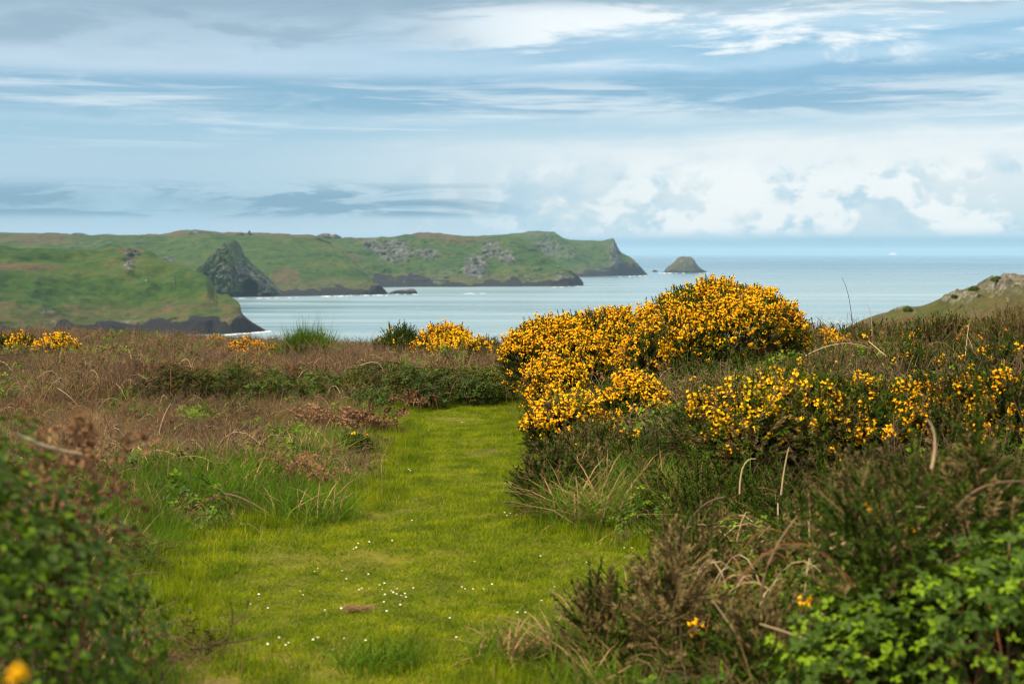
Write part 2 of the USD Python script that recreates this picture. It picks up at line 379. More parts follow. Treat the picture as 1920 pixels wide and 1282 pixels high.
headland('headland', [(540, 541, 520, 450, 420, 6), (640, 540, 600, 447, 420, 8), (700, 539, 670, 446, 420, 9), (740, 538.5, 720, 445.5, 400, 9), (800, 538, 800, 437, 400, 9), (860, 538, 850, 441, 400, 9), (910, 537.5, 905, 445, 390, 9), (960, 537.5, 950, 441, 380, 9),
                      (1010, 537, 990, 452, 330, 9), (1040, 537, 1024, 478, 220, 10), (1064, 537, 1052, 499, 120, 12), (1082, 536, 1076, 512, 60, 12), (1091, 535, 1088, 522, 24, 8), (1094, 534, 1093.5, 533, 5, 1)],
         480, 110, 700, seed=21, crags=[(740, 475, 42, 26, .8), (800, 475, 30, 16, .7), (700, 462, 24, 14, .7), (920, 470, 22, 20, .75), (950, 485, 20, 14, .65), (890, 505, 26, 24, .8), (830, 512, 40, 18, .4), (1060, 520, 26, 12, .6), (800, 528, 60, 8, .6), (1000, 520, 20, 6, .5)],
         heaths=[(820, 442, 60, 7, .8), (880, 450, 60, 6, .6), (640, 488, 50, 10, .65), (1060, 520, 20, 8, .7), (690, 447, 30, 5, .6), (900, 535, 20, 5, .5)], kind='structure',
         relief=1.7, label='long green cliff coast with grey scree patches, mid distance')

headland('headland', [(860, 519.5, 850, 445, 420, 9), (960, 519, 940, 440, 400, 9), (1010, 519, 985, 436, 380, 9), (1050, 519, 1006, 434, 380, 9), (1075, 519, 1036, 435.5, 380, 9), (1100, 519, 1056, 446, 360, 9), (1120, 518.5, 1082, 451, 350, 9), (1140, 518, 1130, 451.5, 330, 12),
                      (1152, 517.5, 1148, 446.5, 310, 25), (1158, 517.2, 1153, 456, 290, 30), (1166, 517, 1160, 470, 240, 26), (1185, 516.5, 1184, 484, 160, 16), (1200, 516, 1199, 499, 80, 14), (1210, 515.5, 1208, 509, 30, 8), (1214, 515, 1213.5, 514.5, 5, 1)],
         420, 100, 700, seed=31, crags=[(1152, 480, 10, 34, .9), (1020, 465, 40, 20, .6), (1060, 475, 30, 14, .5), (1130, 505, 24, 10, .5), (1195, 505, 14, 14, .6), (1010, 440, 30, 4, .6)], heaths=[(1140, 511, 30, 5, .7), (1186, 488, 10, 6, .6), (990, 438, 60, 5, .3)], kind='structure',
         relief=1.6, label='farthest headland ending in a square rock spire at the point')


def crag_rock(name, prof, d, depth, nu, nt, seed, lab, cat, mat=None, carve=None, heath=0.2, rockm=.6, amp=1.0, group=None, base=None):
    """A free-standing rock: prof = (px, y of its outline) from left to right with the base row y0 = the ends; a closed hump of that width, DEPTH metres deep."""
    prof = np.array(prof, float)
    xs = np.linspace(prof[0, 0], prof[-1, 0], nu)
    top = PchipInterpolator(prof[:, 0], prof[:, 1])(xs)
    X0 = (xs - 960) / FOC * d
    hz = EYE + (HOR - top) / FOC * d
    SEA_ = SEA if base is None else base
    H = np.maximum(hz - SEA_, .2)
    th = np.linspace(0, np.pi, nt)
    prof_v = np.sin(th) ** .62
    w = np.minimum(1, (H / H.max()) ** .6)
    X = np.broadcast_to(X0[:, None], (nu, nt)).copy()
    Y = d - np.cos(th)[None] * depth * w[:, None]
    Z = SEA_ - 1 + (H[:, None] + 1) * prof_v[None]
    rid = 1 - np.abs(2 * fbm(X * 1.6, Y, Z * .7, .09, 4, seed) - 1)
    fine = fbm(X, Y, Z, .25, 4, seed + 5) - .5
    k = np.minimum(1, H / 8)[:, None] * amp
    push = k * (5 * (rid - .7) + 6 * fine + 3.5 * (fbm(X, Y, Z, .6, 3, seed + 8) - .5))
    side = -np.cos(th)[None]
    Y = Y + push * side
    Z = Z + push * .25 * np.sin(th)[None]
    if carve:
        pxs, pys = 960 + X / Y * FOC, HOR - (Z - EYE) / Y * FOC
        Y = Y + carve(pxs, pys) * (side < 0)
    hgt = Z - SEA
    jit = fbm(X, Y, Z, .05, 4, seed + 2) - .5
    wet = sstep(6.5, 1.5, hgt + 8 * jit)
    col = np.stack([np.full_like(X, rockm) + 1.1 * jit, np.full_like(X, heath), wet], -1).reshape(-1, 3)
    return obj(name, (np.stack([X, Y, Z], -1).reshape(-1, 3), grid_faces(nu, nt)), mat or land_mat, smooth=False, col=col, label=lab, cat=cat, group=group)


crag_rock('sea_crag', [(352, 556), (366, 530), (374, 505), (388, 492), (400, 478), (418, 463), (430, 456), (439, 450.5), (446, 457), (452, 470), (460, 484), (474, 498), (492, 512), (508, 528), (522, 544), (534, 556)], 1640, 46, 210, 110, 41,
          'tall dark craggy rock buttress with a sea cave at its foot', 'crag', carve=lambda a, b: 34 * sstep(1.0, .6, ((a - 466) / 19) ** 2 + ((b - 541) / 19) ** 2), heath=0, rockm=.56, amp=2.4)
crag_rock('rock_islet', [(1238, 511), (1246, 508), (1250, 502), (1258, 496), (1266, 490), (1272, 483), (1278, 481), (1294, 481.8), (1299, 486), (1304, 494), (1312, 502), (1320, 507), (1328, 511)], (EYE - SEA) / ((510.6 - HOR) / FOC), 60, 90, 50, 51,
          'flat-topped rock island standing in the sea beyond the far point', 'islet', heath=.62, rockm=.35, amp=.8)
crag_rock('rock_islet', [(1221, 510), (1224, 507.5), (1227, 505.8), (1231, 507), (1235, 510)], (EYE - SEA) / ((509.6 - HOR) / FOC), 14, 24, 20, 55, 'tiny pointed rock in the sea just left of the flat-topped island', 'islet', rockm=.9, amp=.5)
crag_rock('rock_islet', [(727, 551), (734, 547), (742, 544.5), (752, 543.5), (762, 542), (772, 541), (779, 543), (783, 550)], (EYE - SEA) / ((551 - HOR) / FOC), 9, 40, 24, 57, 'long low dark rock in the sea off the grassy tongue of land', 'islet', rockm=.95, heath=0, amp=.35)

# air
def haze():
    import trimesh
    lo, hi = np.array([-26000, -26000, SEA - 3.0]), np.array([26000, 26000, 60.0])
    b = trimesh.creation.box(bounds=[lo, hi])
    m = usdkit.material(stage, '/World/Looks/haze', {'v': ('principled_volume', {'color': (.40, .63, .82), 'density': 5.2e-5, 'anisotropy': 0.0})}, volume='v.volume')
    obj('haze', (b.vertices, b.faces), m, kind='stuff')


haze()

# ------------------------------------------------------------------ the near ground
PY = np.array([0, 4, 6, 6.8, 7.5, 8.4, 9.2, 10.1, 11.3, 12.8, 14.6, 16.0, 17.2, 18.5, 20, 22])
PL = np.array([-1.0, -.95, -1.05, -1.4, -1.68, -1.7, -1.55, -.95, -.92, -1.0, -1.12, -1.1, -.62, .05, .5, 1.2])
PR = np.array([.0, .0, .10, .45, .95, 1.10, .22, .12, .18, .3, .2, .12, .3, .65, 1.2, 2.2])
_l, _r = PchipInterpolator(PY, PL), PchipInterpolator(PY, PR)


def off_path(x, y):
    """Metres outside the path's edges (negative on the path), and which side."""
    yy = np.clip(y, 0, 22)
    a, b = _l(yy) - x, x - _r(yy)
    return np.where(y > 20, 3.0, np.maximum(a, b)), b > a


def ground(x, y):
    x, y = np.asarray(x, float), np.asarray(y, float)
    o, right = off_path(x, y)
    yy = np.clip(y, -5, 90)
    z = -.047 * np.maximum(yy - 18, 0) - .0004 * np.maximum(yy - 40, 0) ** 2
    z = z + .03 * np.clip(-x - 4, 0, 30) * np.clip((y - 18) / 44, 0, 1)
    near = 1 - sstep(19, 32, y)
    z = z + near * (.34 * sstep(0, 2.4, x - _r(np.clip(y, 0, 22))) + .055 * np.clip(x - 2.5, 0, 8))
    z = z + near * (.05 - .15 * sstep(11, 15, y) * sstep(19, 17, y)) * sstep(0, 2.0, -(x - _l(np.clip(y, 0, 22))))
    z = z + .10 * (fbm(x, y, 0, .5, 3, 5) - .5) * sstep(-.2, .8, o) + .05 * (fbm(x, y, 0, 1.4, 2, 8) - .5)
    z = z + 1.0 * (fbm(x, y, 0, .07, 3, 15) - .5) * sstep(24, 50, y)
    return z - 46 * sstep(60, 150, y + .25 * np.abs(x)) - .3 * np.maximum(y - 62, 0) * (y < 150)


def ground_depth(px_, py_):
    """The depth at which the photograph's pixel meets the ground."""
    d = np.concatenate([np.linspace(3, 30, 700), np.linspace(30.1, 75, 400)])
    x = (px_ - 960) / FOC * d
    gap = EYE + (HOR - py_) / FOC * d - ground(x, d)
    k = np.argmax(gap < 0)
    return d[k] if gap[k] < 0 else 58.0


BARE = [(885, 832, .11, .07), (905, 850, .16, .05), (975, 769, .14, .2), (840, 838, .06, .04), (970, 945, .05, .03), (1180, 1012, .10, .03), (880, 1010, .06, .02), (760, 985, .05, .02)]


def bare(x, y):
    out = 0 * x
    for a, b, rx, ry in BARE:
        d = ground_depth(a, b)
        q = ((x - (a - 960) / FOC * d) / rx) ** 2 + ((y - d) / (ry * 4)) ** 2
        out = np.maximum(out, sstep(1.3, .2, q + 2.6 * (fbm(x, y, 0, 9, 3, 3) - .5)) * .85)
    return out


def build_ground():
    xs = np.unique(np.concatenate([np.linspace(-140, -20, 40), np.linspace(-20, -5, 40), np.linspace(-5, 6, 140), np.linspace(6, 25, 50), np.linspace(25, 140, 40)]))
    ys = np.unique(np.concatenate([np.linspace(-40, 2, 20), np.linspace(2, 22, 200), np.linspace(22, 75, 120), np.linspace(75, 175, 50)]))
    X, Y = np.meshgrid(xs, ys, indexing='ij')
    Z = ground(X, Y)
    o, right = off_path(X, Y)
    col = np.stack([sstep(.25, -.1, o + .3 * (fbm(X, Y, 0, 3, 3, 2) - .5)), fbm(X, Y, 0, .25, 3, 4), bare(X, Y)], -1).reshape(-1, 3)
    n = {
        'g': ('geometry', {}), 'at': ('attribute', {'attribute': 'mask'}), 'sp': ('separate_color', {}),
        'n1': ('noise_texture', {'scale': 1.6, 'detail': 6.0, 'roughness': .65}), 'n2': ('noise_texture', {'scale': 22.0, 'detail': 5.0, 'roughness': .7}),
        'nm': ('math', {'math_type': 'multiply_add', 'value2': .5}), 'nn': ('math', {'math_type': 'multiply', 'value2': .5}),
        'rg': ('rgb_ramp', {'ramp': [(.36, (.05, .06, .006)), (.5, (.10, .10, .008)), (.6, (.14, .12, .014)), (.68, (.15, .10, .03))]}),
        'rh': ('rgb_ramp', {'ramp': [(.38, (.055, .042, .016)), (.5, (.12, .082, .036)), (.62, (.19, .125, .055))]}),
        'x': ('mix', {}), 'xb': ('mix', {'color2': (.12, .085, .05)}), 'b': ('bump', {'strength': .9, 'distance': .03}), 'p': ('principled_bsdf', {'roughness': .95, 'specular_ior_level': .1}),
    }
    l = [('at.color', 'sp.color'), ('g.position', 'n1.vector'), ('g.position', 'n2.vector'), ('n2.fac', 'nn.value1'), ('n1.fac', 'nm.value1'), ('nn.value', 'nm.value3'),
         ('nm.value', 'rg.fac'), ('nm.value', 'rh.fac'), ('rh.color', 'x.color1'), ('rg.color', 'x.color2'), ('sp.r', 'x.fac'), ('x.color', 'xb.color1'), ('sp.b', 'xb.fac'), ('xb.color', 'p.base_color'), ('n2.fac', 'b.height'), ('b.normal', 'p.normal')]
    m = usdkit.material(stage, '/World/Looks/heath_soil', n, l, surface='p.BSDF')
    obj('ground', (np.stack([X, Y, Z], -1).reshape(-1, 3), grid_faces(len(xs), len(ys))), m, smooth=True, col=col, kind='structure')


build_ground()

# right-hand hillside, some 200 m off
def hillside():
    sk = np.array([(1440, 668), (1520, 645), (1580, 622), (1620, 600.5), (1655, 587), (1690, 579), (1705, 575), (1728, 573), (1765, 561), (1790, 550), (1805, 546), (1850, 536), (1857, 528), (1866, 519.5), (1880, 518.5), (1900, 517), (1930, 515), (2100, 500), (2500, 470)], float)
    nu, nt, nb = 260, 60, 24
    x = np.concatenate([np.linspace(1440, 1960, 210), np.linspace(1965, 2500, 50)])
    y = PchipInterpolator(sk[:, 0], sk[:, 1])(x)
    d1 = 215.0 - 20 * sstep(1500, 2000, x)
    cx, cz = (x - 960) / FOC * d1, EYE + (HOR - y) / FOC * d1
    t = np.linspace(0, 1, nt)
    # from the foot (towards us, lower) up to the crest
    X = cx[:, None] + (1 - t)[None] * (-4)
    Y = d1[:, None] - (1 - t)[None] * 75
    Z = cz[:, None] - (1 - t)[None] ** 1.1 * 17
    tb = np.linspace(0, 1, nb + 1)[1:]
    Xb = cx[:, None] + 0 * tb[None]
    Yb = d1[:, None] + tb[None] * 70
    Zb = cz[:, None] - tb[None] ** 1.6 * (cz[:, None] - SEA + 2)
    X, Y, Z = np.hstack([X, Xb]), np.hstack([Y, Yb]), np.hstack([Z, Zb])
    tt = np.hstack([np.broadcast_to(t, (nu, nt)), np.ones((nu, nb))])
    big = fbm(X, Y, 0, .05, 4, 3) - .5
    rk = 0 * X
    pxs = 960 + X / Y * FOC
    pys = HOR - (Z - EYE) / Y * FOC
    j = fbm(X, Y, Z, .25, 4, 6) - .5
    for a, b, ra, rb, s in ((1885, 527, 45, 16, .8), (1850, 538, 30, 9, .7), (1800, 560, 40, 12, .65), (1700, 583, 30, 8, .6), (1830, 548, 60, 12, .5), (1900, 550, 40, 10, .5)):
        rk = np.maximum(rk, s * sstep(1.6, .2, ((pxs - a) / ra) ** 2 + ((pys - b) / rb) ** 2 + 1.5 * j))
    rid = 1 - np.abs(2 * fbm(X, Y, Z, .5, 4, 7) - 1)
    push = rk * (2.2 * (rid - .7) + 2.0 * (fbm(X, Y, Z, 1.6, 3, 9) - .5))
    Z = Z + (2.2 * big * np.clip(1.1 - tt, .06, 1) + push) * np.clip((Z - SEA) / 6, 0, 1)
    col = np.stack([rk * .9, .42 + .9 * (fbm(X, Y, 0, .06, 3, 12) - .5), 0 * X], -1).reshape(-1, 3)
    m = land_material('hillside_turf', ((.020, .028, .006), (.046, .052, .010)), (.070, .06, .022), ((.045, .034, .018), (.085, .058, .03)), ((.025, .023, .018), (.10, .09, .07), (.25, .225, .18)), (.03, .03, .03), scale=7, bumpd=.3)
    obj('hillside', (np.stack([X, Y, Z], -1).reshape(-1, 3), grid_faces(nu, nt + nb)), m, smooth=True, col=col, kind='structure')


hillside()

# ------------------------------------------------------------------ plant pieces (arrays of small faces)
def rot_to(dirs, rng):
    """Rotation matrices whose z axis is each direction, with a random spin."""
    z = dirs / np.linalg.norm(dirs, axis=1, keepdims=True)
    a = np.cross(z, rng.normal(size=z.shape))
    a /= np.linalg.norm(a, axis=1, keepdims=True)
    return np.stack([a, np.cross(z, a), z], -1)


def stamp(templates, which, pos, R, scale):
    """Copies of the templates merged into one (v, f)."""
    vs, fs, n = [], [], 0
    for k, (v, f) in enumerate(templates):
        m = np.nonzero(which == k)[0]
        if not len(m):
            continue
        V = np.einsum('nij,vj->nvi', R[m], v) * scale[m, None, None] + pos[m, None]
        F = f[None] + (np.arange(len(m)) * len(v))[:, None, None] + n
        vs.append(V.reshape(-1, 3))
        fs.append(F.reshape(-1, 3))
        n += len(m) * len(v)
    return np.vstack(vs), np.vstack(fs)


def join(parts):
    vs, fs, n = [], [], 0
    for v, f in parts:
        vs.append(v)
        fs.append(np.asarray(f) + n)
        n += len(v)
    return np.vstack(vs), np.vstack(fs)


def blades(rng, n, R, L, W, lean, curve, ts=(0, .4, .75, 1)):
    """Grass blades rooted in a disc."""
    r, a = R * np.sqrt(rng.random(n)), rng.random(n) * 2 * np.pi
    b = np.stack([r * np.cos(a), r * np.sin(a), np.zeros(n)], 1)
    az = rng.random(n) * 2 * np.pi
    out = np.stack([np.cos(az), np.sin(az), np.zeros(n)], 1)
    le = np.abs(rng.normal(0, lean, n))
    ln = rng.uniform(L[0], L[1], n)
    cu = rng.uniform(.3, 1, n) * curve
    up = np.array([0, 0, 1.0])
    yaw = rng.random(n) * 2 * np.pi
    side = np.stack([np.cos(yaw), np.sin(yaw), np.zeros(n)], 1)
    w = W * rng.uniform(.6, 1.2, n)
    rows = []
    for t in ts:
        p = b + ln[:, None] * (t * (np.sin(le)[:, None] * out + np.cos(le)[:, None] * up) + (t * t * cu)[:, None] * (out * .8 - up * .55))
        if t < 1:
            ww = (w * (1 - t) ** .5)[:, None] * side * .5
            rows += [p - ww, p + ww]
        else:
            rows.append(p)
    k = len(rows)
    V = np.stack(rows, 1)
    V[..., 2] = np.maximum(V[..., 2], -.01)
    F = []
    for i in range(len(ts) - 2):
        F += [[2 * i, 2 * i + 1, 2 * i + 3], [2 * i, 2 * i + 3, 2 * i + 2]]
    F.append([k - 3, k - 2, k - 1])
    F = np.array(F)[None] + (np.arange(n) * k)[:, None, None]
    return V.reshape(-1, 3), F.reshape(-1, 3)


LEAF = (np.array([[0, 0, 0], [.30, .28, .05], [.26, .68, .02], [0, 1, -.08], [-.26, .68, .02], [-.30, .28, .05], [0, .5, -.06]], float),
        np.array([[0, 1, 6], [1, 2, 6], [2, 3, 6], [3, 4, 6], [4, 5, 6], [5, 0, 6]]))
LEAF4 = (np.array([[0, 0, 0], [.32, .45, .06], [0, 1, -.05], [-.32, .45, .06]], float), np.array([[0, 1, 2], [0, 2, 3]]))


def trifoliate(leaf):
    parts = []
    for a, s in ((0, 1.0), (1.25, .85), (-1.25, .85)):
        c, si = math.cos(a), math.sin(a)
        R = np.array([[c, -si, 0], [si, c, 0], [0, 0, 1]])
        parts.append((leaf[0] * s @ R.T + R @ np.array([0, .15, 0]), leaf[1]))
    return join(parts)


def tube(pts, r0, r1=None, sides=4):
    p = np.asarray(pts, float)
    r1 = r0 if r1 is None else r1
    t = np.gradient(p, axis=0)
    t /= np.linalg.norm(t, axis=1, keepdims=True) + 1e-12
    a = np.cross(t, [.31, .2, .93])
    a /= np.linalg.norm(a, axis=1, keepdims=True) + 1e-12
    b = np.cross(t, a)
    r = np.linspace(r0, r1, len(p))[:, None, None]
    g = np.arange(sides) * 2 * np.pi / sides
    v = p[:, None] + r * (np.cos(g)[None, :, None] * a[:, None] + np.sin(g)[None, :, None] * b[:, None])
    i, j = np.meshgrid(np.arange(len(p) - 1), np.arange(sides), indexing='ij')
    q = np.stack([i * sides + j, i * sides + (j + 1) % sides, (i + 1) * sides + (j + 1) % sides, (i + 1) * sides + j], -1).reshape(-1, 4)
    return v.reshape(-1, 3), np.vstack([q[:, [0, 1, 2]], q[:, [0, 2, 3]]])


def bezier(a, b, c, n=7):
    t = np.linspace(0, 1, n)[:, None]
    return (1 - t) ** 2 * a + 2 * t * (1 - t) * b + t * t * c


def gorse_spray(rng, spines=24, L=.13):
    """One spiny shoot along +z."""
    t = rng.uniform(.05, 1, spines)
    az = rng.random(spines) * 2 * np.pi
    out = np.stack([np.cos(az), np.sin(az), np.zeros(spines)], 1)
    side = np.stack([-np.sin(az), np.cos(az), np.zeros(spines)], 1)
    base = np.stack([0 * t, 0 * t, t * L], 1)
    ln = rng.uniform(.018, .038, spines)[:, None] * (1.1 - .5 * t)[:, None]
    tip = base + ln * (out * .8 + np.array([0, 0, .75]))
    w = .0042
    V = np.stack([base - side * w, base + side * w, tip], 1).reshape(-1, 3)
    F = np.arange(spines * 3).reshape(-1, 3)
    return join([(V, F), tube([[0, 0, -.03], [0, 0, L * .5], [0, 0, L]], .0035, .001, 3)])


def gorse_flowers(rng, n=7, L=.07):
    parts = []
    for i in range(n):
        t, az = rng.uniform(.1, 1), rng.random() * 2 * np.pi
        out = np.array([math.cos(az), math.sin(az), 0])
        sd = np.array([-math.sin(az), math.cos(az), 0])
        c = np.array([0, 0, .05 + t * L]) + out * rng.uniform(.008, .016)
        s = rng.uniform(.010, .0145)
        up = np.array([0, 0, 1.0])
        # upright standard petal, folded, and the keel in front of it
        v = np.array([c - out * s * .3, c + sd * s * .85 + up * s * .7 + out * s * .2, c + up * s * 1.5 + out * s * .1, c - sd * s * .85 + up * s * .7 + out * s * .2, c + out * s * 1.5 + up * s * .35, c + out * s * .5 + up * s * .9])
        parts.append((v, np.array([[0, 1, 2], [0, 2, 3], [0, 1, 4], [0, 4, 3], [1, 5, 4], [5, 3, 4]])))
    return join(parts)


rng0 = np.random.default_rng(7)
SPRAYS = [gorse_spray(rng0) for _ in range(6)]
FLOWERS = [gorse_flowers(rng0) for _ in range(5)]
BERRY = trifoliate(LEAF)
BERRY4 = trifoliate(LEAF4)

# materials of the plants
M = {
    'lawn': ramp_mat('short_grass', [(.12, (.075, .118, .002)), (.38, (.165, .212, .002)), (.56, (.265, .285, .003)), (.72, (.34, .275, .008)), (.92, (.32, .19, .03))], trans=.35, vary=4.5, jit=.2),
    'tall': ramp_mat('long_grass', [(.1, (.05, .10, .004)), (.5, (.125, .21, .010)), (.8, (.23, .28, .025)), (.95, (.44, .37, .16))], trans=.35),
    'dry': ramp_mat('dry_grass', [(.1, (.20, .12, .05)), (.5, (.37, .24, .115)), (.8, (.50, .35, .18)), (.95, (.62, .50, .30))], trans=.2),
    'bracken': ramp_mat('dead_bracken', [(.1, (.11, .055, .024)), (.5, (.26, .145, .07)), (.9, (.44, .29, .15))], trans=.2),
    'bramble': ramp_mat('bramble_leaf', [(.05, (.016, .036, .001)), (.5, (.065, .125, .002)), (.8, (.145, .23, .004)), (.97, (.27, .34, .01))], rough=.6, spec=.2, trans=.25),
    'bramble_dull': ramp_mat('bramble_leaf_dull', [(.05, (.024, .024, .003)), (.5, (.085, .08, .009)), (.8, (.16, .13, .022)), (.97, (.26, .15, .055))], rough=.7, trans=.2),
    'fresh': ramp_mat('fresh_leaf', [(.1, (.08, .15, .003)), (.5, (.17, .27, .006)), (.9, (.28, .37, .014))], rough=.6, trans=.3),
    'gorse': ramp_mat('gorse_spine', [(.1, (.022, .042, .002)), (.5, (.075, .108, .005)), (.9, (.19, .20, .014))], trans=.15),
    'gorse_dry': ramp_mat('gorse_dry_spine', [(.1, (.08, .06, .018)), (.5, (.23, .165, .065)), (.9, (.42, .30, .15))], trans=.15),
    'flower': ramp_mat('gorse_petal', [(.05, (.80, .40, .003)), (.5, (.95, .60, .006)), (.95, (.98, .74, .02))], rough=.6, trans=.3),
    'twig': ramp_mat('twig_bark', [(.1, (.06, .036, .022)), (.5, (.18, .115, .065)), (.9, (.38, .27, .17))]),
    'pale': ramp_mat('pale_dead_wood', [(.1, (.33, .23, .13)), (.9, (.56, .43, .27))]),
    'red': ramp_mat('red_cane', [(.1, (.16, .055, .025)), (.9, (.30, .14, .06))]),
    'broom': ramp_mat('broom_shoot', [(.1, (.04, .08, .002)), (.5, (.11, .18, .004)), (.9, (.21, .29, .010))], trans=.2),
}
KEEP = []


def instancer(path, protos, pos, yaw, scale, which, tilt=None, kind=None, label=None, cat=None):
    """protos: list of lists of (name, mesh, material)."""
    pi = UsdGeom.PointInstancer.Define(stage, numbered(path))
    root = str(pi.GetPath())
    targets = []
    for k, pieces in enumerate(protos):
        x = UsdGeom.Xform.Define(stage, f'{root}/variant_{k:03d}' if k else f'{root}/variant')
        for nm, mesh, mat in pieces:
            usdkit.mesh(stage, numbered(f'{x.GetPath()}/{nm}'), mesh, mat, False)
        targets.append(x.GetPath())
    pi.CreatePrototypesRel().SetTargets(targets)
    pi.CreateProtoIndicesAttr(Vt.IntArray.FromNumpy(np.asarray(which, np.int32)))
    pi.CreatePositionsAttr(Vt.Vec3fArray.FromNumpy(np.asarray(pos, np.float32)))
    h = np.asarray(yaw) / 2
    q = np.stack([np.cos(h), 0 * h, 0 * h, np.sin(h)], 1)
    if tilt is not None:
        ax, am = tilt
        t = np.stack([np.cos(am / 2), np.sin(am / 2) * np.cos(ax), np.sin(am / 2) * np.sin(ax), 0 * am], 1)
        w1, x1, y1, z1 = t.T
        w2, x2, y2, z2 = q.T
        q = np.stack([w1 * w2 - x1 * x2 - y1 * y2 - z1 * z2, w1 * x2 + x1 * w2 + y1 * z2 - z1 * y2, w1 * y2 - x1 * z2 + y1 * w2 + z1 * x2, w1 * z2 + x1 * y2 - y1 * x2 + z1 * w2], 1)
    pi.CreateOrientationsAttr(Vt.QuathArray([Gf.Quath(*map(float, r)) for r in q]))
    s = np.asarray(scale, np.float32)
    pi.CreateScalesAttr(Vt.Vec3fArray.FromNumpy(np.stack([s, s, s], 1) if s.ndim == 1 else s))
    say(pi, label, cat, kind=kind)
    return pi


def strew(rng, step, y0, y1, reach=.40, extra=1.5):
    """Jittered points over the part of the ground that the picture takes in, and somewhat beyond."""
    out = []
    y = y0
    while y < y1:
        w = reach * y + extra
        n = max(1, int(2 * w / step))
        x = -w + (np.arange(n) + rng.random(n)) * (2 * w / n)
        out.append(np.stack([x, y + rng.random(n) * step], 1))
        y += step
    return np.vstack(out)


# ------------------------------------------------------------------ ground cover
def lawn():
    rng = np.random.default_rng(11)
    protos = [[('blades', blades(rng, 215, .13, (.012, .042), .0045, .7, .5, (0, .55, 1)), M['lawn']), ('long_blades', blades(rng, 6 + 5 * (i % 3), .13, (.04, .085), .004, .7, .6, (0, .55, 1)), M['lawn']), ('straws', blades(rng, 3 + 4 * (i % 2), .13, (.03, .07), .003, 1.3, .1, (0, .55, 1)), M['dry'])] for i in range(6)]
    p = strew(rng, .105, 5.0, 20, .3, 1.2)
    o, right = off_path(p[:, 0], p[:, 1])
    wear = fbm(p[:, 0], p[:, 1], 0, 1.1, 3, 31)
    keep = (o < .3) & (rng.random(len(p)) < 1.15 - .75 * sstep(.56, .7, wear)) & (rng.random(len(p)) > bare(p[:, 0], p[:, 1]))
    p, o = p[keep], o[keep]
    z = ground(p[:, 0], p[:, 1])
    s = rng.uniform(.8, 1.15, len(p))
    hz = s * (.75 + 1.55 * sstep(-.4, .15, o)) * (.35 + 1.3 * fbm(p[:, 0], p[:, 1], 0, 2.6, 3, 41))
    instancer('/World/short_grass', protos, np.c_[p, z - .002], rng.random(len(p)) * 6.28, np.stack([s, s, hz], 1), rng.integers(0, 6, len(p)), kind='stuff', label='short mown looking grass along the path')


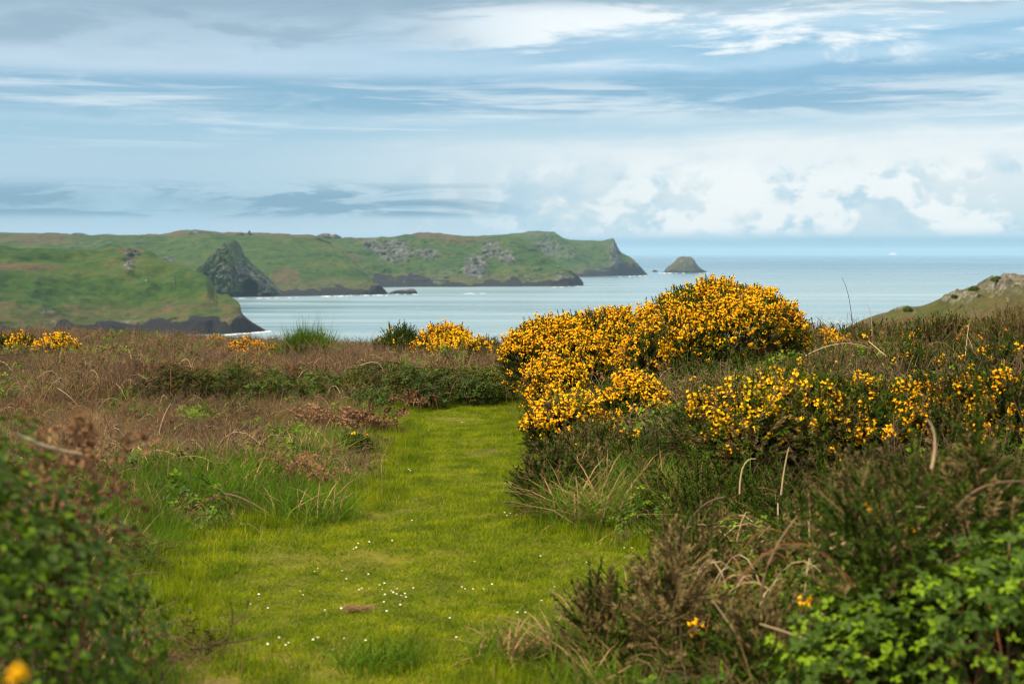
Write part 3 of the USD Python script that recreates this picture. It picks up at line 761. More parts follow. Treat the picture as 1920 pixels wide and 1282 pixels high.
def cover():
    rng = np.random.default_rng(23)

    def mound_leaves(n, R, H, leaf, size):
        a, r = rng.random(n) * 2 * np.pi, R * np.sqrt(rng.random(n))
        pos = np.stack([r * np.cos(a), r * np.sin(a), H * (1 - (r / R) ** 2) * rng.uniform(.35, 1.05, n) + .03], 1)
        d = np.stack([pos[:, 0] / R, pos[:, 1] / R, np.full(n, .9)], 1) + rng.normal(0, .45, (n, 3))
        return stamp([leaf], np.zeros(n, int), pos, rot_to(d, rng), rng.uniform(size * .7, size * 1.25, n))

    def canes(n, R, H, r):
        parts = []
        for _ in range(n):
            a = rng.random() * 6.28
            d = np.array([math.cos(a), math.sin(a), 0])
            s = np.array([rng.uniform(-R, R) * .5, rng.uniform(-R, R) * .5, 0])
            L = rng.uniform(.6, 1.4) * R
            parts.append(tube(bezier(s, s + d * L * .5 + [0, 0, H * rng.uniform(.9, 2.0)], s + d * L * 1.3 + [0, 0, H * rng.uniform(0, .9)], 6), r, r * .5, 3))
        return join(parts)

    def twigs(n, R, L, r):
        parts = []
        for _ in range(n):
            a, rr = rng.random() * 6.28, R * math.sqrt(rng.random())
            s = np.array([rr * math.cos(a), rr * math.sin(a), 0])
            ln = rng.uniform(*L)
            e = s + np.array([rng.normal(0, .28), rng.normal(0, .28), 1]) * ln
            m = (s + e) / 2 + rng.normal(0, .05, 3)
            parts.append(tube([s, m, e], r, r * .4, 3))
            for _ in range(3):
                q = m + (e - m) * rng.uniform(-.5, .8)
                parts.append(tube([q, q + np.array([rng.normal(0, .5), rng.normal(0, .5), rng.uniform(.2, .9)]) * ln * .35], r * .6, r * .3, 3))
        return join(parts)

    def fronds(n, R):
        parts = []
        for _ in range(n):
            a = rng.random() * 6.28
            s = np.array([rng.uniform(-R, R) * .6, rng.uniform(-R, R) * .6, 0])
            d = np.array([math.cos(a), math.sin(a), 0])
            L = rng.uniform(.25, .5)
            pts = bezier(s, s + [0, 0, L * rng.uniform(.4, 1.0)] + d * L * .3, s + d * L + [0, 0, rng.uniform(.0, .2)], 9)
            parts.append(tube(pts, .003, .001, 3))
            m = 60
            t = rng.uniform(.25, 1, m)
            k = np.clip((t * 8).astype(int), 0, 7)
            c = pts[k] + (pts[k + 1] - pts[k]) * (t * 8 - k)[:, None]
            dr = rng.normal(0, 1, (m, 3)) * [1, 1, .6]
            parts.append(stamp([LEAF4], np.zeros(m, int), c, rot_to(np.cross(dr, [0.2, .1, 1]) + rng.normal(0, .3, (m, 3)), rng), rng.uniform(.018, .044, m) * (1.25 - t)))
        return join(parts)

    def shoots(n, R, H, tmpl=SPRAYS):
        a, r = rng.random(n) * 6.28, R * np.sqrt(rng.random(n))
        pos = np.stack([r * np.cos(a), r * np.sin(a), H * rng.uniform(.1, 1, n) * (1 - .6 * (r / R) ** 2)], 1)
        d = np.stack([pos[:, 0] / R, pos[:, 1] / R, np.full(n, 1.1)], 1) + rng.normal(0, .35, (n, 3))
        return stamp(tmpl, rng.integers(0, len(tmpl), n), pos, rot_to(d, rng), rng.uniform(.9, 1.5, n))

    kinds = {
        'long_grass': [[('blades', blades(rng, 90, .14, (.12, .36), .006, .35, .55), M['tall'])] for _ in range(5)],
        'dry_grass': [[('blades', blades(rng, 80, .2, (.16, .42), .005, .5, .55), M['dry']), ('green_blades', blades(rng, 18, .2, (.12, .3), .006, .4, .5), M['tall'])] for _ in range(5)],
        'dead_bracken': [[('fronds', fronds(11, .3), M['bracken']), ('stalks', blades(rng, 25, .25, (.15, .42), .005, .7, .5), M['dry'])] for _ in range(5)],
        'bramble_undergrowth': [[('leaves', mound_leaves(75, .32, .26, BERRY4, .042), M['bramble']), ('fresh_leaves', mound_leaves(26, .32, .28, BERRY4, .036), M['fresh']), ('canes', canes(6, .3, .2, .0035), M['twig'])] for _ in range(5)],
        'dull_undergrowth': [[('leaves', mound_leaves(110, .32, .26, BERRY4, .034), M['bramble_dull']), ('canes', canes(7, .3, .22, .0035), M['twig']), ('straws', blades(rng, 16, .25, (.15, .35), .005, .6, .6), M['dry'])] for _ in range(5)],
        'twiggy_scrub': [[('twigs', twigs(20, .28, (.2, .42), .0032), M['twig']), ('straws', blades(rng, 46, .25, (.15, .42), .005, .5, .6), M['dry']), ('pale_straws', canes(2, .3, .24, .003), M['pale']), ('leaves', mound_leaves(16, .3, .2, BERRY4, .03), M['bramble_dull'])] for _ in range(5)],
        'young_gorse_cover': [[('shoots', shoots(46, .28, .26), M['gorse' if i else 'gorse_dry']), ('straws', blades(rng, 26, .25, (.15, .4), .005, .6, .6), M['dry'])] for i in range(4)],
    }
    names = list(kinds)
    p = np.vstack([strew(rng, .17, 4.2, 12, .37, .8), strew(rng, .21, 12, 22, .37, .8), strew(rng, .30, 22, 36, .36, 1), strew(rng, .42, 36, 66, .36, 2)])
    x, y = p.T
    o, right = off_path(x, y)
    left = ~right
    ok = o > .06 + .1 * rng.random(len(p))
    # keep the camera's own spot and the sea edge clear
    n1, n2, n3 = (fbm(x, y, 0, s, 3, k) for s, k in ((.55, 51), (.8, 61), (.35, 71)))
    far = y > 21
    W = np.zeros((len(names), len(p)))
    ix = {k: i for i, k in enumerate(names)}
    verge = sstep(1.5, .1, o) * (y < 19)
    # left and near: green verge, then straw-brown tangle with bramble
    nl = left & ~far
    W[ix['long_grass'], nl] = (3.2 * verge + 3.0 * sstep(12.5, 9.5, y) * (n2 > .38) + .35)[nl]
    W[ix['dry_grass'], nl] = (.35 + 1.0 * sstep(10, 14, y) + 1.2 * sstep(.5, .65, n1))[nl]
    W[ix['dead_bracken'], nl] = (.15 + .55 * sstep(9.5, 13.5, y) * (1 - verge))[nl]
    W[ix['bramble_undergrowth'], nl] = (.2 + 1.3 * sstep(.5, .62, n2))[nl]
    W[ix['dull_undergrowth'], nl] = (.35 + .5 * sstep(.45, .6, n3))[nl]
    W[ix['twiggy_scrub'], nl] = (.3 + 1.0 * sstep(10, 13, y))[nl]
    # right: gorse, bramble, bracken and grass
    nr = right & ~far
    W[ix['long_grass'], nr] = (3.5 * sstep(.9, .1, o) + .8 * verge + .6 + .9 * sstep(.55, .66, n3))[nr]
    W[ix['dry_grass'], nr] = (.6 + .4 * verge + 1.3 * sstep(9, 6.5, y))[nr]
    W[ix['dead_bracken'], nr] = (.25 + 1.0 * sstep(.54, .64, n1))[nr]
    W[ix['bramble_undergrowth'], nr] = (1.5 + 1.2 * sstep(.5, .62, n2))[nr]
    W[ix['dull_undergrowth'], nr] = 1.1
    W[ix['twiggy_scrub'], nr] = (.4 + .5 * sstep(.5, .6, n1))[nr]
    W[ix['young_gorse_cover'], nr] = (.8 + 1.5 * sstep(.5, .6, 1 - n2))[nr]
    # far heath: brown, with green drifts
    W[ix['dead_bracken'], far] = (.5 + 1.2 * sstep(.5, .58, n1))[far]
    W[ix['long_grass'], far] = (.25 + .9 * sstep(.52, .6, n2))[far]
    W[ix['dry_grass'], far] = 1.7
    W[ix['twiggy_scrub'], far] = 1.0
    W[ix['dull_undergrowth'], far] = (.25 + 2.2 * sstep(.54, .62, n3))[far]
    W[ix['bramble_undergrowth'], far] = (.15 + 1.6 * sstep(.56, .64, n3))[far]
    W /= W.sum(0)
    kind = (np.cumsum(W, 0) < rng.random(len(p))).sum(0)
    z = ground(x, y)
    s = rng.uniform(.75, 1.25, len(p)) * np.where(far, 1.15, 1.0) * (.55 + .45 * sstep(0, .9, o)) * (.75 + .6 * n3)
    for kx, ky, kr in KEEP:
        ok &= ((x - kx) ** 2 + (y - ky + kr * .25) ** 2 > (kr * 1.08) ** 2) | (rng.random(len(p)) < .04)
    s = s * np.where(left & (y > 11.5) & (y < 17.2), .68, 1.0)
    ok &= (z > -9) & (x * x + y * y > 16)
    lab = {'long_grass': 'long green grass on the verges of the path', 'dry_grass': 'straw coloured dry grass across the heath', 'dead_bracken': 'rust brown dead bracken across the heath',
           'bramble_undergrowth': 'low green bramble leaves across the heath', 'dull_undergrowth': 'dull olive low scrub across the heath', 'twiggy_scrub': 'bare brown twiggy scrub across the heath', 'young_gorse_cover': 'low spiny gorse growth right of the path'}
    for k, nm in enumerate(names):
        m = ok & (kind == k)
        c = m.sum()
        instancer('/World/' + nm, kinds[nm], np.c_[x[m], y[m], z[m] - .01], rng.random(c) * 6.28, s[m], rng.integers(0, len(kinds[nm]), c), tilt=(rng.random(c) * 6.28, rng.normal(0, .12, c)), kind='stuff', label=lab[nm])




# ------------------------------------------------------------------ bushes
def shell(rng, lobes, n, lo=.78, hi=1.04, up=.25):
    """Points on the outside of a heap of ellipsoids, with their outward directions."""
    lobes = np.array(lobes, float)
    area = (lobes[:, 3] * lobes[:, 4] + lobes[:, 3] * lobes[:, 5] + lobes[:, 4] * lobes[:, 5])
    P, D = [], []
    got = 0
    while got < n:
        k = rng.choice(len(lobes), 2 * n, p=area / area.sum())
        d = rng.normal(size=(2 * n, 3))
        d[:, 2] += up
        d /= np.linalg.norm(d, axis=1, keepdims=True)
        rr = lobes[k, 3:6] * rng.uniform(lo, hi, (2 * n, 1)) * (.70 + .6 * fbm(d[:, 0] + lobes[k, 0] * 9, d[:, 1] + lobes[k, 1] * 9, d[:, 2] + 9, 2.6, 3, 13))[:, None]
        p = lobes[k, :3] + d * rr
        q = (((p[:, None] - lobes[None, :, :3]) / lobes[None, :, 3:6]) ** 2).sum(-1)
        q[np.arange(2 * n), k] = 9
        good = (q.min(1) > lo * lo * .85) & (p[:, 2] > .01)
        P.append(p[good])
        D.append((d / lobes[k, 3:6] * lobes[k, 3:6].mean(1, keepdims=True))[good])
        got += good.sum()
    return np.vstack(P)[:n], np.vstack(D)[:n]


def sub_lobes(rng, rx, ry, h, n=7):
    """A heap of small domes that together fill a bush of that size."""
    L = [(0, 0, h * .38, rx * .74, ry * .74, h * .5)]
    for i in range(n):
        a = i / n * 6.28 + rng.normal(0, .3)
        r = rng.uniform(.45, .72)
        s = rng.uniform(.30, .46)
        zz = h * rng.uniform(.3, .72)
        L.append((rx * r * math.cos(a), ry * r * math.sin(a), zz, rx * s, ry * s, min(h * .36, h - zz) * rng.uniform(.8, 1.05)))
    L.append((rx * rng.normal(0, .15), ry * rng.normal(0, .15), h * .68, rx * .45, ry * .45, h * .32))
    return L


def branches(rng, lobes, n, r=.008):
    parts = []
    for _ in range(n):
        l = lobes[rng.integers(len(lobes))]
        d = rng.normal(size=3)
        d /= np.linalg.norm(d)
        e = np.array(l[:3]) + d * np.array(l[3:6]) * rng.uniform(.5, 1.0)
        e[2] = max(e[2], .05)
        s = np.array([rng.normal(0, .06), rng.normal(0, .06), -.03])
        m = (s + e) / 2 + rng.normal(0, .05, 3) + [0, 0, .04]
        parts.append(tube(bezier(s, m, e, 6), r, r * .35, 4))
    return join(parts)


def gorse(rng, x, y, rx, ry, h, label, flower=.6, count=1500, dry=.25, group='gorse bushes on the heath', lobes=None, fcol=.5, size=1.0, name='gorse_bush', sink=.03):
    KEEP.append((x, y, max(rx, ry)))
    z = float(ground(x, y)) - sink
    t = thing(name, label, 'gorse', (x, y, z), 0, group)
    lobes = lobes or sub_lobes(rng, rx, ry, h)
    P, D = shell(rng, lobes, count)
    dirs = D + [0, 0, .75] + rng.normal(0, .35, P.shape)
    w = rng.integers(0, len(SPRAYS), count)
    R = rot_to(dirs, rng)
    sc = rng.uniform(.75, 1.35, count) * size
    patch = fbm(P[:, 0] + x, P[:, 1] + y, P[:, 2], 3.2, 3, 77)
    low = sstep(.45, .1, P[:, 2] / h)
    isdry = rng.random(count) < np.clip(dry + .55 * low + 1.2 * (patch - .5), 0, 1)
    for nm, sel, mt in (('spines', ~isdry, M['gorse']), ('dry_spines', isdry, M['gorse_dry'])):
        if sel.any():
            obj(nm, stamp(SPRAYS, w[sel], P[sel], R[sel], sc[sel]), mt, t, kind='stuff')
    if flower > 0:
        pf = fbm(P[:, 0] + 2 * x, P[:, 1] + y, P[:, 2] + 5, 4.2 / max(.6, h), 3, 91)
        chance = np.clip(min(1, 2.2 * flower) * np.clip(flower * 1.3 - 1.1 * low + 3.6 * (pf - .5), 0, 1), 0, 1) * (.25 + .75 * sstep(-.2, .3, D[:, 2] / np.linalg.norm(D, axis=1)))
        f = np.nonzero(rng.random(count) < chance)[0]
        if len(f):
            obj('flowers', stamp(FLOWERS, rng.integers(0, len(FLOWERS), len(f)), P[f], R[f], sc[f] * rng.uniform(.7, 1.2, len(f)) * (.86 if y < 11 else 1.0)), M['flower'], t, kind='stuff')
    if h > .3:
        tip = np.nonzero(D[:, 2] > .55 * np.linalg.norm(D, axis=1))[0]
        tip = rng.choice(tip, min(len(tip), max(4, count // 150)), replace=False)
        tp = np.repeat(P[tip], 3, 0)
        td = np.repeat(D[tip] * .4 + [0, 0, 1] + rng.normal(0, .25, (len(tip), 3)), 3, 0)
        tp = tp + td / np.linalg.norm(td, axis=1, keepdims=True) * np.tile([.0, .06, .11], len(tip))[:, None] * size * rng.uniform(.5, 1.0)
        obj('top_shoots', stamp(SPRAYS, rng.integers(0, len(SPRAYS), len(tp)), tp, rot_to(td, rng), np.full(len(tp), 1.0 * size)), M['gorse_dry' if dry > .5 else 'gorse'], t, kind='stuff')
    obj('branches', branches(rng, lobes, 26 if count > 600 else 10), M['twig'], t)
    return t


def leafy(rng, name, x, y, rx, ry, h, label, cat, mat, count, leaf, size, group=None, canes_n=14, lobes=None, cane_mat='twig', cane_r=.006, reach=1.15, second=None, gaps=0):
    KEEP.append((x, y, max(rx, ry) * .8))
    z = float(ground(x, y)) - .03
    t = thing(name, label, cat, (x, y, z), 0, group)
    lobes = lobes or sub_lobes(rng, rx, ry, h)
    P, D = shell(rng, lobes, count, .55, 1.08)
    if gaps:
        g_ = fbm(P[:, 0] + x, P[:, 1] + y, P[:, 2], 5.5, 3, 19) + .12 * D[:, 2] > gaps
        P, D = P[g_], D[g_]
        count = len(P)
    R = rot_to(D + [0, 0, .8] + rng.normal(0, .6, P.shape), rng)
    sc = rng.uniform(.65, 1.3, count) * size
    if second:
        mk = rng.random(count) < second[1]
        obj('leaves', stamp([leaf], np.zeros((~mk).sum(), int), P[~mk], R[~mk], sc[~mk]), mat, t, kind='stuff')
        obj(second[2], stamp([leaf], np.zeros(mk.sum(), int), P[mk], R[mk], sc[mk] * .8), second[0], t, kind='stuff')
    else:
        obj('leaves', stamp([leaf], np.zeros(count, int), P, R, sc), mat, t, kind='stuff')
    obj('branches', branches(rng, lobes, 40 if gaps else 16, cane_r * 1.3), M['twig'], t)
    for i in range(canes_n):
        a = rng.random() * 6.28
        d = np.array([math.cos(a), math.sin(a), 0])
        s = np.array([rng.uniform(-rx, rx) * .4, rng.uniform(-ry, ry) * .4, 0])
        e = s + d * np.array([rx, ry, 1]) * rng.uniform(.6, reach)
        m = (s + e) / 2 + [0, 0, h * rng.uniform(1.0, 1.9)]
        e[2] = h * rng.uniform(.05, .7)
        obj('cane', tube(bezier(s, m, e, 9), cane_r, cane_r * .4, 4), M[cane_mat if i % 3 else 'red'], t)
    return t


def at(pxx, d):
    return (pxx - 960) / FOC * d


rng = np.random.default_rng(5)
RB = 'gorse bushes on the rise right of the path'
# the two big flowering bushes
gorse(rng, at(1352, 16.2), 16.2, .80, .72, .98, 'largest flowering gorse bush, tall yellow dome against the sea', .60, 6000, .1, RB,
      lobes=[(0, 0, .42, .68, .55, .40), (-.52, -.1, .58, .28, .35, .22), (-.28, 0, .70, .28, .3, .19), (-.04, 0, .78, .26, .3, .18), (.10, .05, .70, .26, .3, .2), (.34, 0, .68, .26, .3, .2), (.58, -.05, .54, .22, .3, .2), (.68, 0, .36, .16, .3, .2), (.1, -.42, .52, .45, .28, .26), (-.4, -.35, .45, .3, .28, .24), (-.25, .3, .55, .4, .3, .3)])
gorse(rng, at(1085, 16.8), 16.8, .78, .7, .95, 'wide flowering gorse bush at the bend of the path, yellow all over', .64, 5600, .12, RB,
      lobes=[(0, 0, .4, .70, .55, .36), (-.54, -.05, .46, .24, .3, .26), (-.32, -.05, .60, .26, .32, .22), (-.05, 0, .64, .26, .3, .2), (.2, 0, .70, .24, .3, .2), (.44, 0, .72, .25, .3, .21), (.66, -.1, .55, .22, .3, .24), (0, -.42, .42, .5, .28, .25), (.45, -.35, .45, .3, .3, .25)])
gorse(rng, at(1225, 15.8), 15.8, .36, .34, .66, 'yellow gorse bush filling the dip between the two big domes', .5, 1700, .35, RB)
gorse(rng, at(1038, 15.4), 15.4, .26, .28, .52, 'low yellow gorse lobe beside the narrow end of the path', .95, 1300, .15, RB)
gorse(rng, at(1068, 12.6), 12.6, .34, .32, .40, 'small gorse bush leaning over the right edge of the grass path', .5, 1800, .25, RB)
gorse(rng, at(1185, 13.0), 13.0, .26, .28, .50, 'small gorse bush with an arm of flowers pointing right, behind straw stems', .5, 1300, .35, RB)
gorse(rng, at(1440, 9.6), 9.6, .40, .4, .64, 'dark gorse bush with scattered flowers on the middle of the right slope', .42, 2900, .45, RB)
gorse(rng, at(1340, 10.1), 10.1, .26, .3, .50, 'brownish gorse bush with hardly any flowers, left neighbour of the dark one', .08, 800, .7, RB)
gorse(rng, at(1610, 9.3), 9.3, .36, .36, .52, 'green gorse bush thinly dotted with flowers on the right slope', .30, 2300, .3, RB)
gorse(rng, at(1745, 9.3), 9.3, .34, .34, .50, 'gorse bush with a band of flowers behind the blurred brown scrub', .33, 2000, .3, RB)
gorse(rng, at(1880, 9.2), 9.2, .36, .36, .52, 'gorse bush with bright flower heads at the right edge of the photo', .40, 2000, .35, RB)
gorse(rng, at(1725, 13.6), 13.6, .34, .34, .36, 'low dark gorse with a few flowers below the right hillside', .18, 800, .3, RB)
gorse(rng, at(1900, 13.0), 13.0, .34, .34, .40, 'low gorse with a few flowers at the right edge, above the bright one', .2, 800, .4, RB)
gorse(rng, at(1530, 17.4), 17.4, .42, .36, .36, 'low gorse with orange-yellow heads just right of the largest bush', .4, 900, .5, RB)
gorse(rng, at(1665, 17.0), 17.0, .40, .36, .34, 'low brown-green gorse on the skyline below the foot of the hillside', .08, 800, .7, RB)
gorse(rng, at(1790, 16.0), 16.0, .36, .36, .46, 'brown-topped gorse bush on the skyline in front of the hillside', .12, 1000, .75, RB)
gorse(rng, at(1900, 15.0), 15.0, .40, .36, .60, 'tallest brown gorse at the right edge, reaching above the hillside slope', .03, 1100, .85, RB)
gorse(rng, at(1345, 13.0), 13.0, .36, .34, .34, 'dry gorse mound below the largest flowering bush', .06, 900, .9, RB)
gorse(rng, at(1520, 13.2), 13.2, .40, .36, .36, 'dull green gorse mound right of and below the largest bush', .08, 900, .6, RB)
# left and far
LB = 'gorse bushes on the brown heath left of the path'
for pxx, ytop, d, w, fl, n, lab in ((108, 638, 24.0, 34, .95, 1300, 'bright yellow gorse patch on the far left heath'), (30, 632, 24.5, 44, .30, 1300, 'dark gorse with few flowers at the left edge of the photo'),
                                  (467, 645, 26.0, 50, 1.0, 1300, 'low bright yellow gorse cushion on the brown heath left of the broom'), (400, 634, 40.0, 16, .6, 300, 'tiny yellow gorse tuft near the heath edge'),
                                  (838, 618, 24.0, 54, .75, 1700, 'yellow gorse bush at the heath edge left of the big bushes'), (752, 616, 24.5, 40, .12, 900, 'dark open gorse bush at the heath edge, hardly in flower'), (335, 628, 40.0, 12, .0, 200, 'small dark gorse at the heath edge below the nearest headland'),
                                  (908, 640, 23.0, 36, .3, 800, 'thin gorse with small flowers beside the wide flowering bush'), (662, 842, 12.6, 30, .10, 360, 'tiny gorse seedling with a few flowers on the left path edge')):
    x = at(pxx, d)
    h = EYE + (HOR - ytop) / FOC * d - float(ground(x, d)) - .02
    gorse(rng, x, d, w / FOC * d, w / FOC * d, h, lab, fl, n, .2, LB, size=1.0 if d < 20 else 1.15)


def broom():
    d = 22.0
    x = at(577, d)
    KEEP.append((x, d, .6))
    t = thing('broom_bush', 'bright green upright broom bush standing alone at the heath edge', 'broom', (x, d, float(ground(x, d)) - .03))
    r = np.random.default_rng(3)
    obj('shoots', blades(r, 3600, .22, (.38, .84), .013, .33, .12), M['broom'], t, kind='stuff')
    obj('tall_shoots', blades(r, 60, .18, (.86, 1.06), .009, .16, .08), M['broom'], t, kind='stuff')


broom()

# bramble bank behind the path
BB = 'bramble thickets of the dark bank behind the path'
words = ['leftmost, thin and brownish', 'second from the left', 'third from the left', 'fourth from the left', 'fourth from the right', 'third from the right', 'second from the right', 'rightmost, beside the gap where the path leaves']
for i, pxx in enumerate((330, 425, 515, 600, 685, 770, 850, 925)):
    d = 17.6 + .25 * math.sin(i * 2.1) - (.5 if i > 4 else 0)
    leafy(rng, 'bramble_thicket', at(pxx, d), d, .42, .45, .47 + .05 * math.sin(i * 1.7), 'bramble thicket in the dark bank, ' + words[i], 'bramble', M['bramble'] if i else M['bramble_dull'], 1300, BERRY4, .036, BB, 6, second=(M['bramble_dull'], .62, 'old_leaves'), cane_r=.004)
for i, (pxx, d, w, h, lab) in enumerate(((700, 16.4, .34, .30, 'low bramble spilling onto the grass at the far end of the path'), (800, 16.5, .34, .32, 'low bramble with brown stems at the middle of the path end'), (890, 16.8, .3, .34, 'low bramble beside the narrow gap of the path'))):
    leafy(rng, 'bramble_thicket', at(pxx, d), d, w, w, h, lab, 'bramble', M['bramble'], 700, BERRY4, .034, BB, 5, second=(M['bramble_dull'], .4, 'old_leaves'), cane_r=.004)
# near bushes, out of focus
leafy(rng, 'bramble_bush', -1.30, 3.7, .52, .8, 1.24, 'dark green leafy bush, blurred, in the left foreground corner', 'bush', M['bramble'], 15000, LEAF, .028, None, 6, gaps=.37, second=(M['fresh'], .32, 'young_leaves'), reach=.9,
      lobes=[(0, 0, .5, .46, .7, .5), (-.02, -.05, 1.02, .30, .45, .27), (.2, -.1, .80, .27, .4, .30), (.12, -.3, 1.0, .14, .2, .18), (.24, 0, .35, .24, .45, .35), (.05, -.3, .4, .42, .4, .4), (-.3, 0, 1.0, .28, .4, .24)])
leafy(rng, 'bramble_bush', 1.42, 4.75, .62, .5, .66, 'bright green bramble, blurred, in the bottom right corner', 'bush', M['bramble'], 3200, BERRY, .032, None, 14, second=(M['fresh'], .40, 'young_leaves'), cane_r=.004)
leafy(rng, 'bramble_bush', 1.95, 5.4, .5, .5, .62, 'bramble with brown canes at the right edge, behind the bright corner one', 'bush', M['bramble'], 1500, BERRY, .034, None, 12, second=(M['bramble_dull'], .4, 'old_leaves'), cane_r=.0035, cane_mat='pale', reach=1.4)
leafy(rng, 'bramble_bush', 1.30, 5.75, .42, .36, .42, 'tangled bramble with many pale stems between the corner bramble and the lawn', 'bush', M['bramble'], 1700, BERRY4, .030, None, 40, second=(M['bramble_dull'], .5, 'old_leaves'), cane_r=.003, cane_mat='pale', reach=1.4)
leafy(rng, 'bramble_bush', 1.0, 5.9, .38, .4, .38, 'dull olive bramble mound with purple stems right of the path foreground', 'bush', M['bramble_dull'], 2300, BERRY4, .030, None, 34, second=(M['fresh'], .35, 'green_leaves'), cane_r=.003, cane_mat='pale', reach=1.4)
leafy(rng, 'bramble_bush', 1.35, 7.2, .45, .45, .40, 'bramble mound with grey-brown stems in front of the dark gorse', 'bush', M['bramble_dull'], 1900, BERRY4, .030, None, 34, second=(M['fresh'], .35, 'green_leaves'), cane_r=.003, cane_mat='pale', reach=1.4)
FG = 'gorse shoots in the right foreground'
gorse(rng, .60, 5.75, .12, .14, .46, 'brown-tipped gorse shoots standing at the right foot of the path', .03, 170, .6, FG)
gorse(rng, .88, 5.2, .16, .16, .36, 'short dry gorse beside the forked pale twig', .05, 220, .55, FG)
gorse(rng, 1.18, 4.9, .16, .2, .78, 'dark gorse clump with a few single flowers, blurred, on the right', .025, 420, .25, FG)
gorse(rng, 1.55, 5.1, .12, .14, .85, 'tall dark gorse spike, blurred, near the right edge', .015, 260, .45, FG)
gorse(rng, 1.75, 6.3, .42, .4, .52, 'brown scrubby gorse behind the tall dark spike', .03, 800, .7, FG)
gorse(rng, 1.30, 6.1, .34, .3, .42, 'dry gorse with grey twigs below the dark flowering bush', .02, 420, .35, FG)


# ------------------------------------------------------------------ single plants, sticks and stems
def tussock(x, y, w, h, n, straws, label, r):
    KEEP.append((x, y, w * .8))
    t = thing('grass_tussock', label, 'tussock', (x, y, float(ground(x, y)) - .02), 0)
    obj('green_blades', blades(r, n, w, (h * .5, h * 1.1), .008, .45, .7), M['tall'], t, kind='stuff')
    obj('straw_blades', blades(r, int(straws * 1.5), w * .8, (h * .7, h * 1.35), .014, .6, 1.0), M['dry'], t, kind='stuff')


tr = np.random.default_rng(17)
tussock(.52, 9.45, .40, .42, 1100, 230, 'shaggy grass tussock with straw coloured blades at the right edge of the path', tr)
tussock(.92, 9.7, .34, .40, 700, 60, 'green grass tussock right of the shaggy one, in front of the dark gorse', tr)
tussock(.32, 9.9, .24, .34, 300, 30, 'thin grass tussock left of the shaggy one, mixed with spiny gorse', tr)
gorse(tr, .26, 9.75, .2, .2, .36, 'young gorse growing in the left side of the shaggy tussock', 0, 420, .55, 'gorse bushes on the rise right of the path')
gorse(tr, .62, 10.6, .3, .28, .36, 'dull young gorse behind the shaggy tussock', .02, 600, .55, 'gorse bushes on the rise right of the path')
tussock(-1.25, 9.6, .3, .30, 420, 20, 'green grass tussock on the left edge of the path narrows', tr)
tussock(-1.9, 10.4, .34, .32, 460, 40, 'wide green grass tussock on the left verge', tr)
tussock(-1.6, 12.2, .3, .34, 380, 90, 'tussock with pale straw blades on the left verge, below the brown bracken', tr)
tussock(-.52, 6.15, .18, .20, 260, 0, 'dark green grass tuft in the foreground beside the blurred leafy bush', tr)
tussock(.35, 5.7, .22, .30, 320, 30, 'green grass tuft at the foot of the brown-tipped gorse shoots', tr)
tussock(.30, 6.25, .22, .34, 300, 70, 'straw and green tussock at the bottom of the lawn, left of the brown-tipped gorse', tr)
tussock(.62, 6.6, .24, .32, 340, 60, 'green tussock behind the brown-tipped gorse shoots', tr)
gorse(tr, .38, 5.95, .16, .16, .34, 'thin spiny gorse seedling in the straw tussock at the bottom edge', 0, 220, .45, FG)
gorse(tr, .80, 6.7, .18, .18, .42, 'brown gorse shoots at the corner where the lawn widens to the right', .03, 300, .6, FG)
tussock(.02, 6.25, .2, .18, 260, 60, 'low straw and green tuft at the bottom edge of the lawn', tr)


def bracken(x, y, w, h, n, label, r, rise=0.0):
    t = thing('dead_bracken_clump', label, 'bracken', (x, y, float(ground(x, y)) - .02 + rise), 0)
    fr, st = [], []
    for _ in range(n):
        a = r.random() * 6.28
        s = np.array([r.uniform(-w, w) * .5, r.uniform(-w, w) * .5, 0])
        d = np.array([math.cos(a), math.sin(a), 0])
        L = h * r.uniform(.8, 1.3)
        k_ = .8 if h < .4 else .22
        pts = bezier(s, s + [0, 0, h * r.uniform(.7, 1.3)] + d * L * .2 * k_, s + d * L * k_ + [0, 0, h * r.uniform(.2 if h < .4 else .65, .95)], 9)
        st.append(tube(pts, .004, .0015, 3))
        m = 70
        q = r.uniform(.25, 1, m)
        k = np.clip((q * 8).astype(int), 0, 7)
        c = pts[k] + (pts[k + 1] - pts[k]) * (q * 8 - k)[:, None] + r.normal(0, .012, (m, 3))
        fr.append(stamp([LEAF4], np.zeros(m, int), c, rot_to(r.normal(0, 1, (m, 3)) + [0, 0, .5], r), r.uniform(.015, .04, m)))
    obj('fronds', join(fr), M['bracken'], t, kind='stuff')
    obj('stalks', join(st), M['twig'], t)


bracken(at(685, 14.0), 14.0, .42, .28, 34, 'reddish dead bracken on the left edge near the far end of the path', tr)
bracken(at(610, 14.6), 14.6, .36, .26, 22, 'rusty dead bracken left of the reddish clump', tr)
bracken(-1.36, 4.6, .11, 1.16, 26, 'rusty dead bracken rising behind the blurred leafy bush', tr)
bracken(at(8, 5.2), 5.2, .05, 1.18, 8, 'tall brown bracken spike at the left edge of the photo', tr)
bracken(at(770, 16.2), 16.2, .22, .24, 12, 'small tan bracken at the foot of the bramble bank', tr)
for pxx, d, w, h, lab in ((375, 15.4, .30, .28, 'yellow-green leafy plant in the brown heath in front of the bramble bank'), (545, 13.4, .26, .22, 'yellow-green leafy plant on the left verge below the bank'), (1380, 13.6, .2, .3, 'fresh green leafy shoots below the largest gorse bush'), (1590, 11.8, .3, .3, 'fresh green bramble between the dotted gorse bushes')):
    leafy(tr, 'leafy_plant', at(pxx, d), d, w, w, h, lab, 'plant', M['fresh'], 420, BERRY4, .035, None, 2, cane_r=.003)


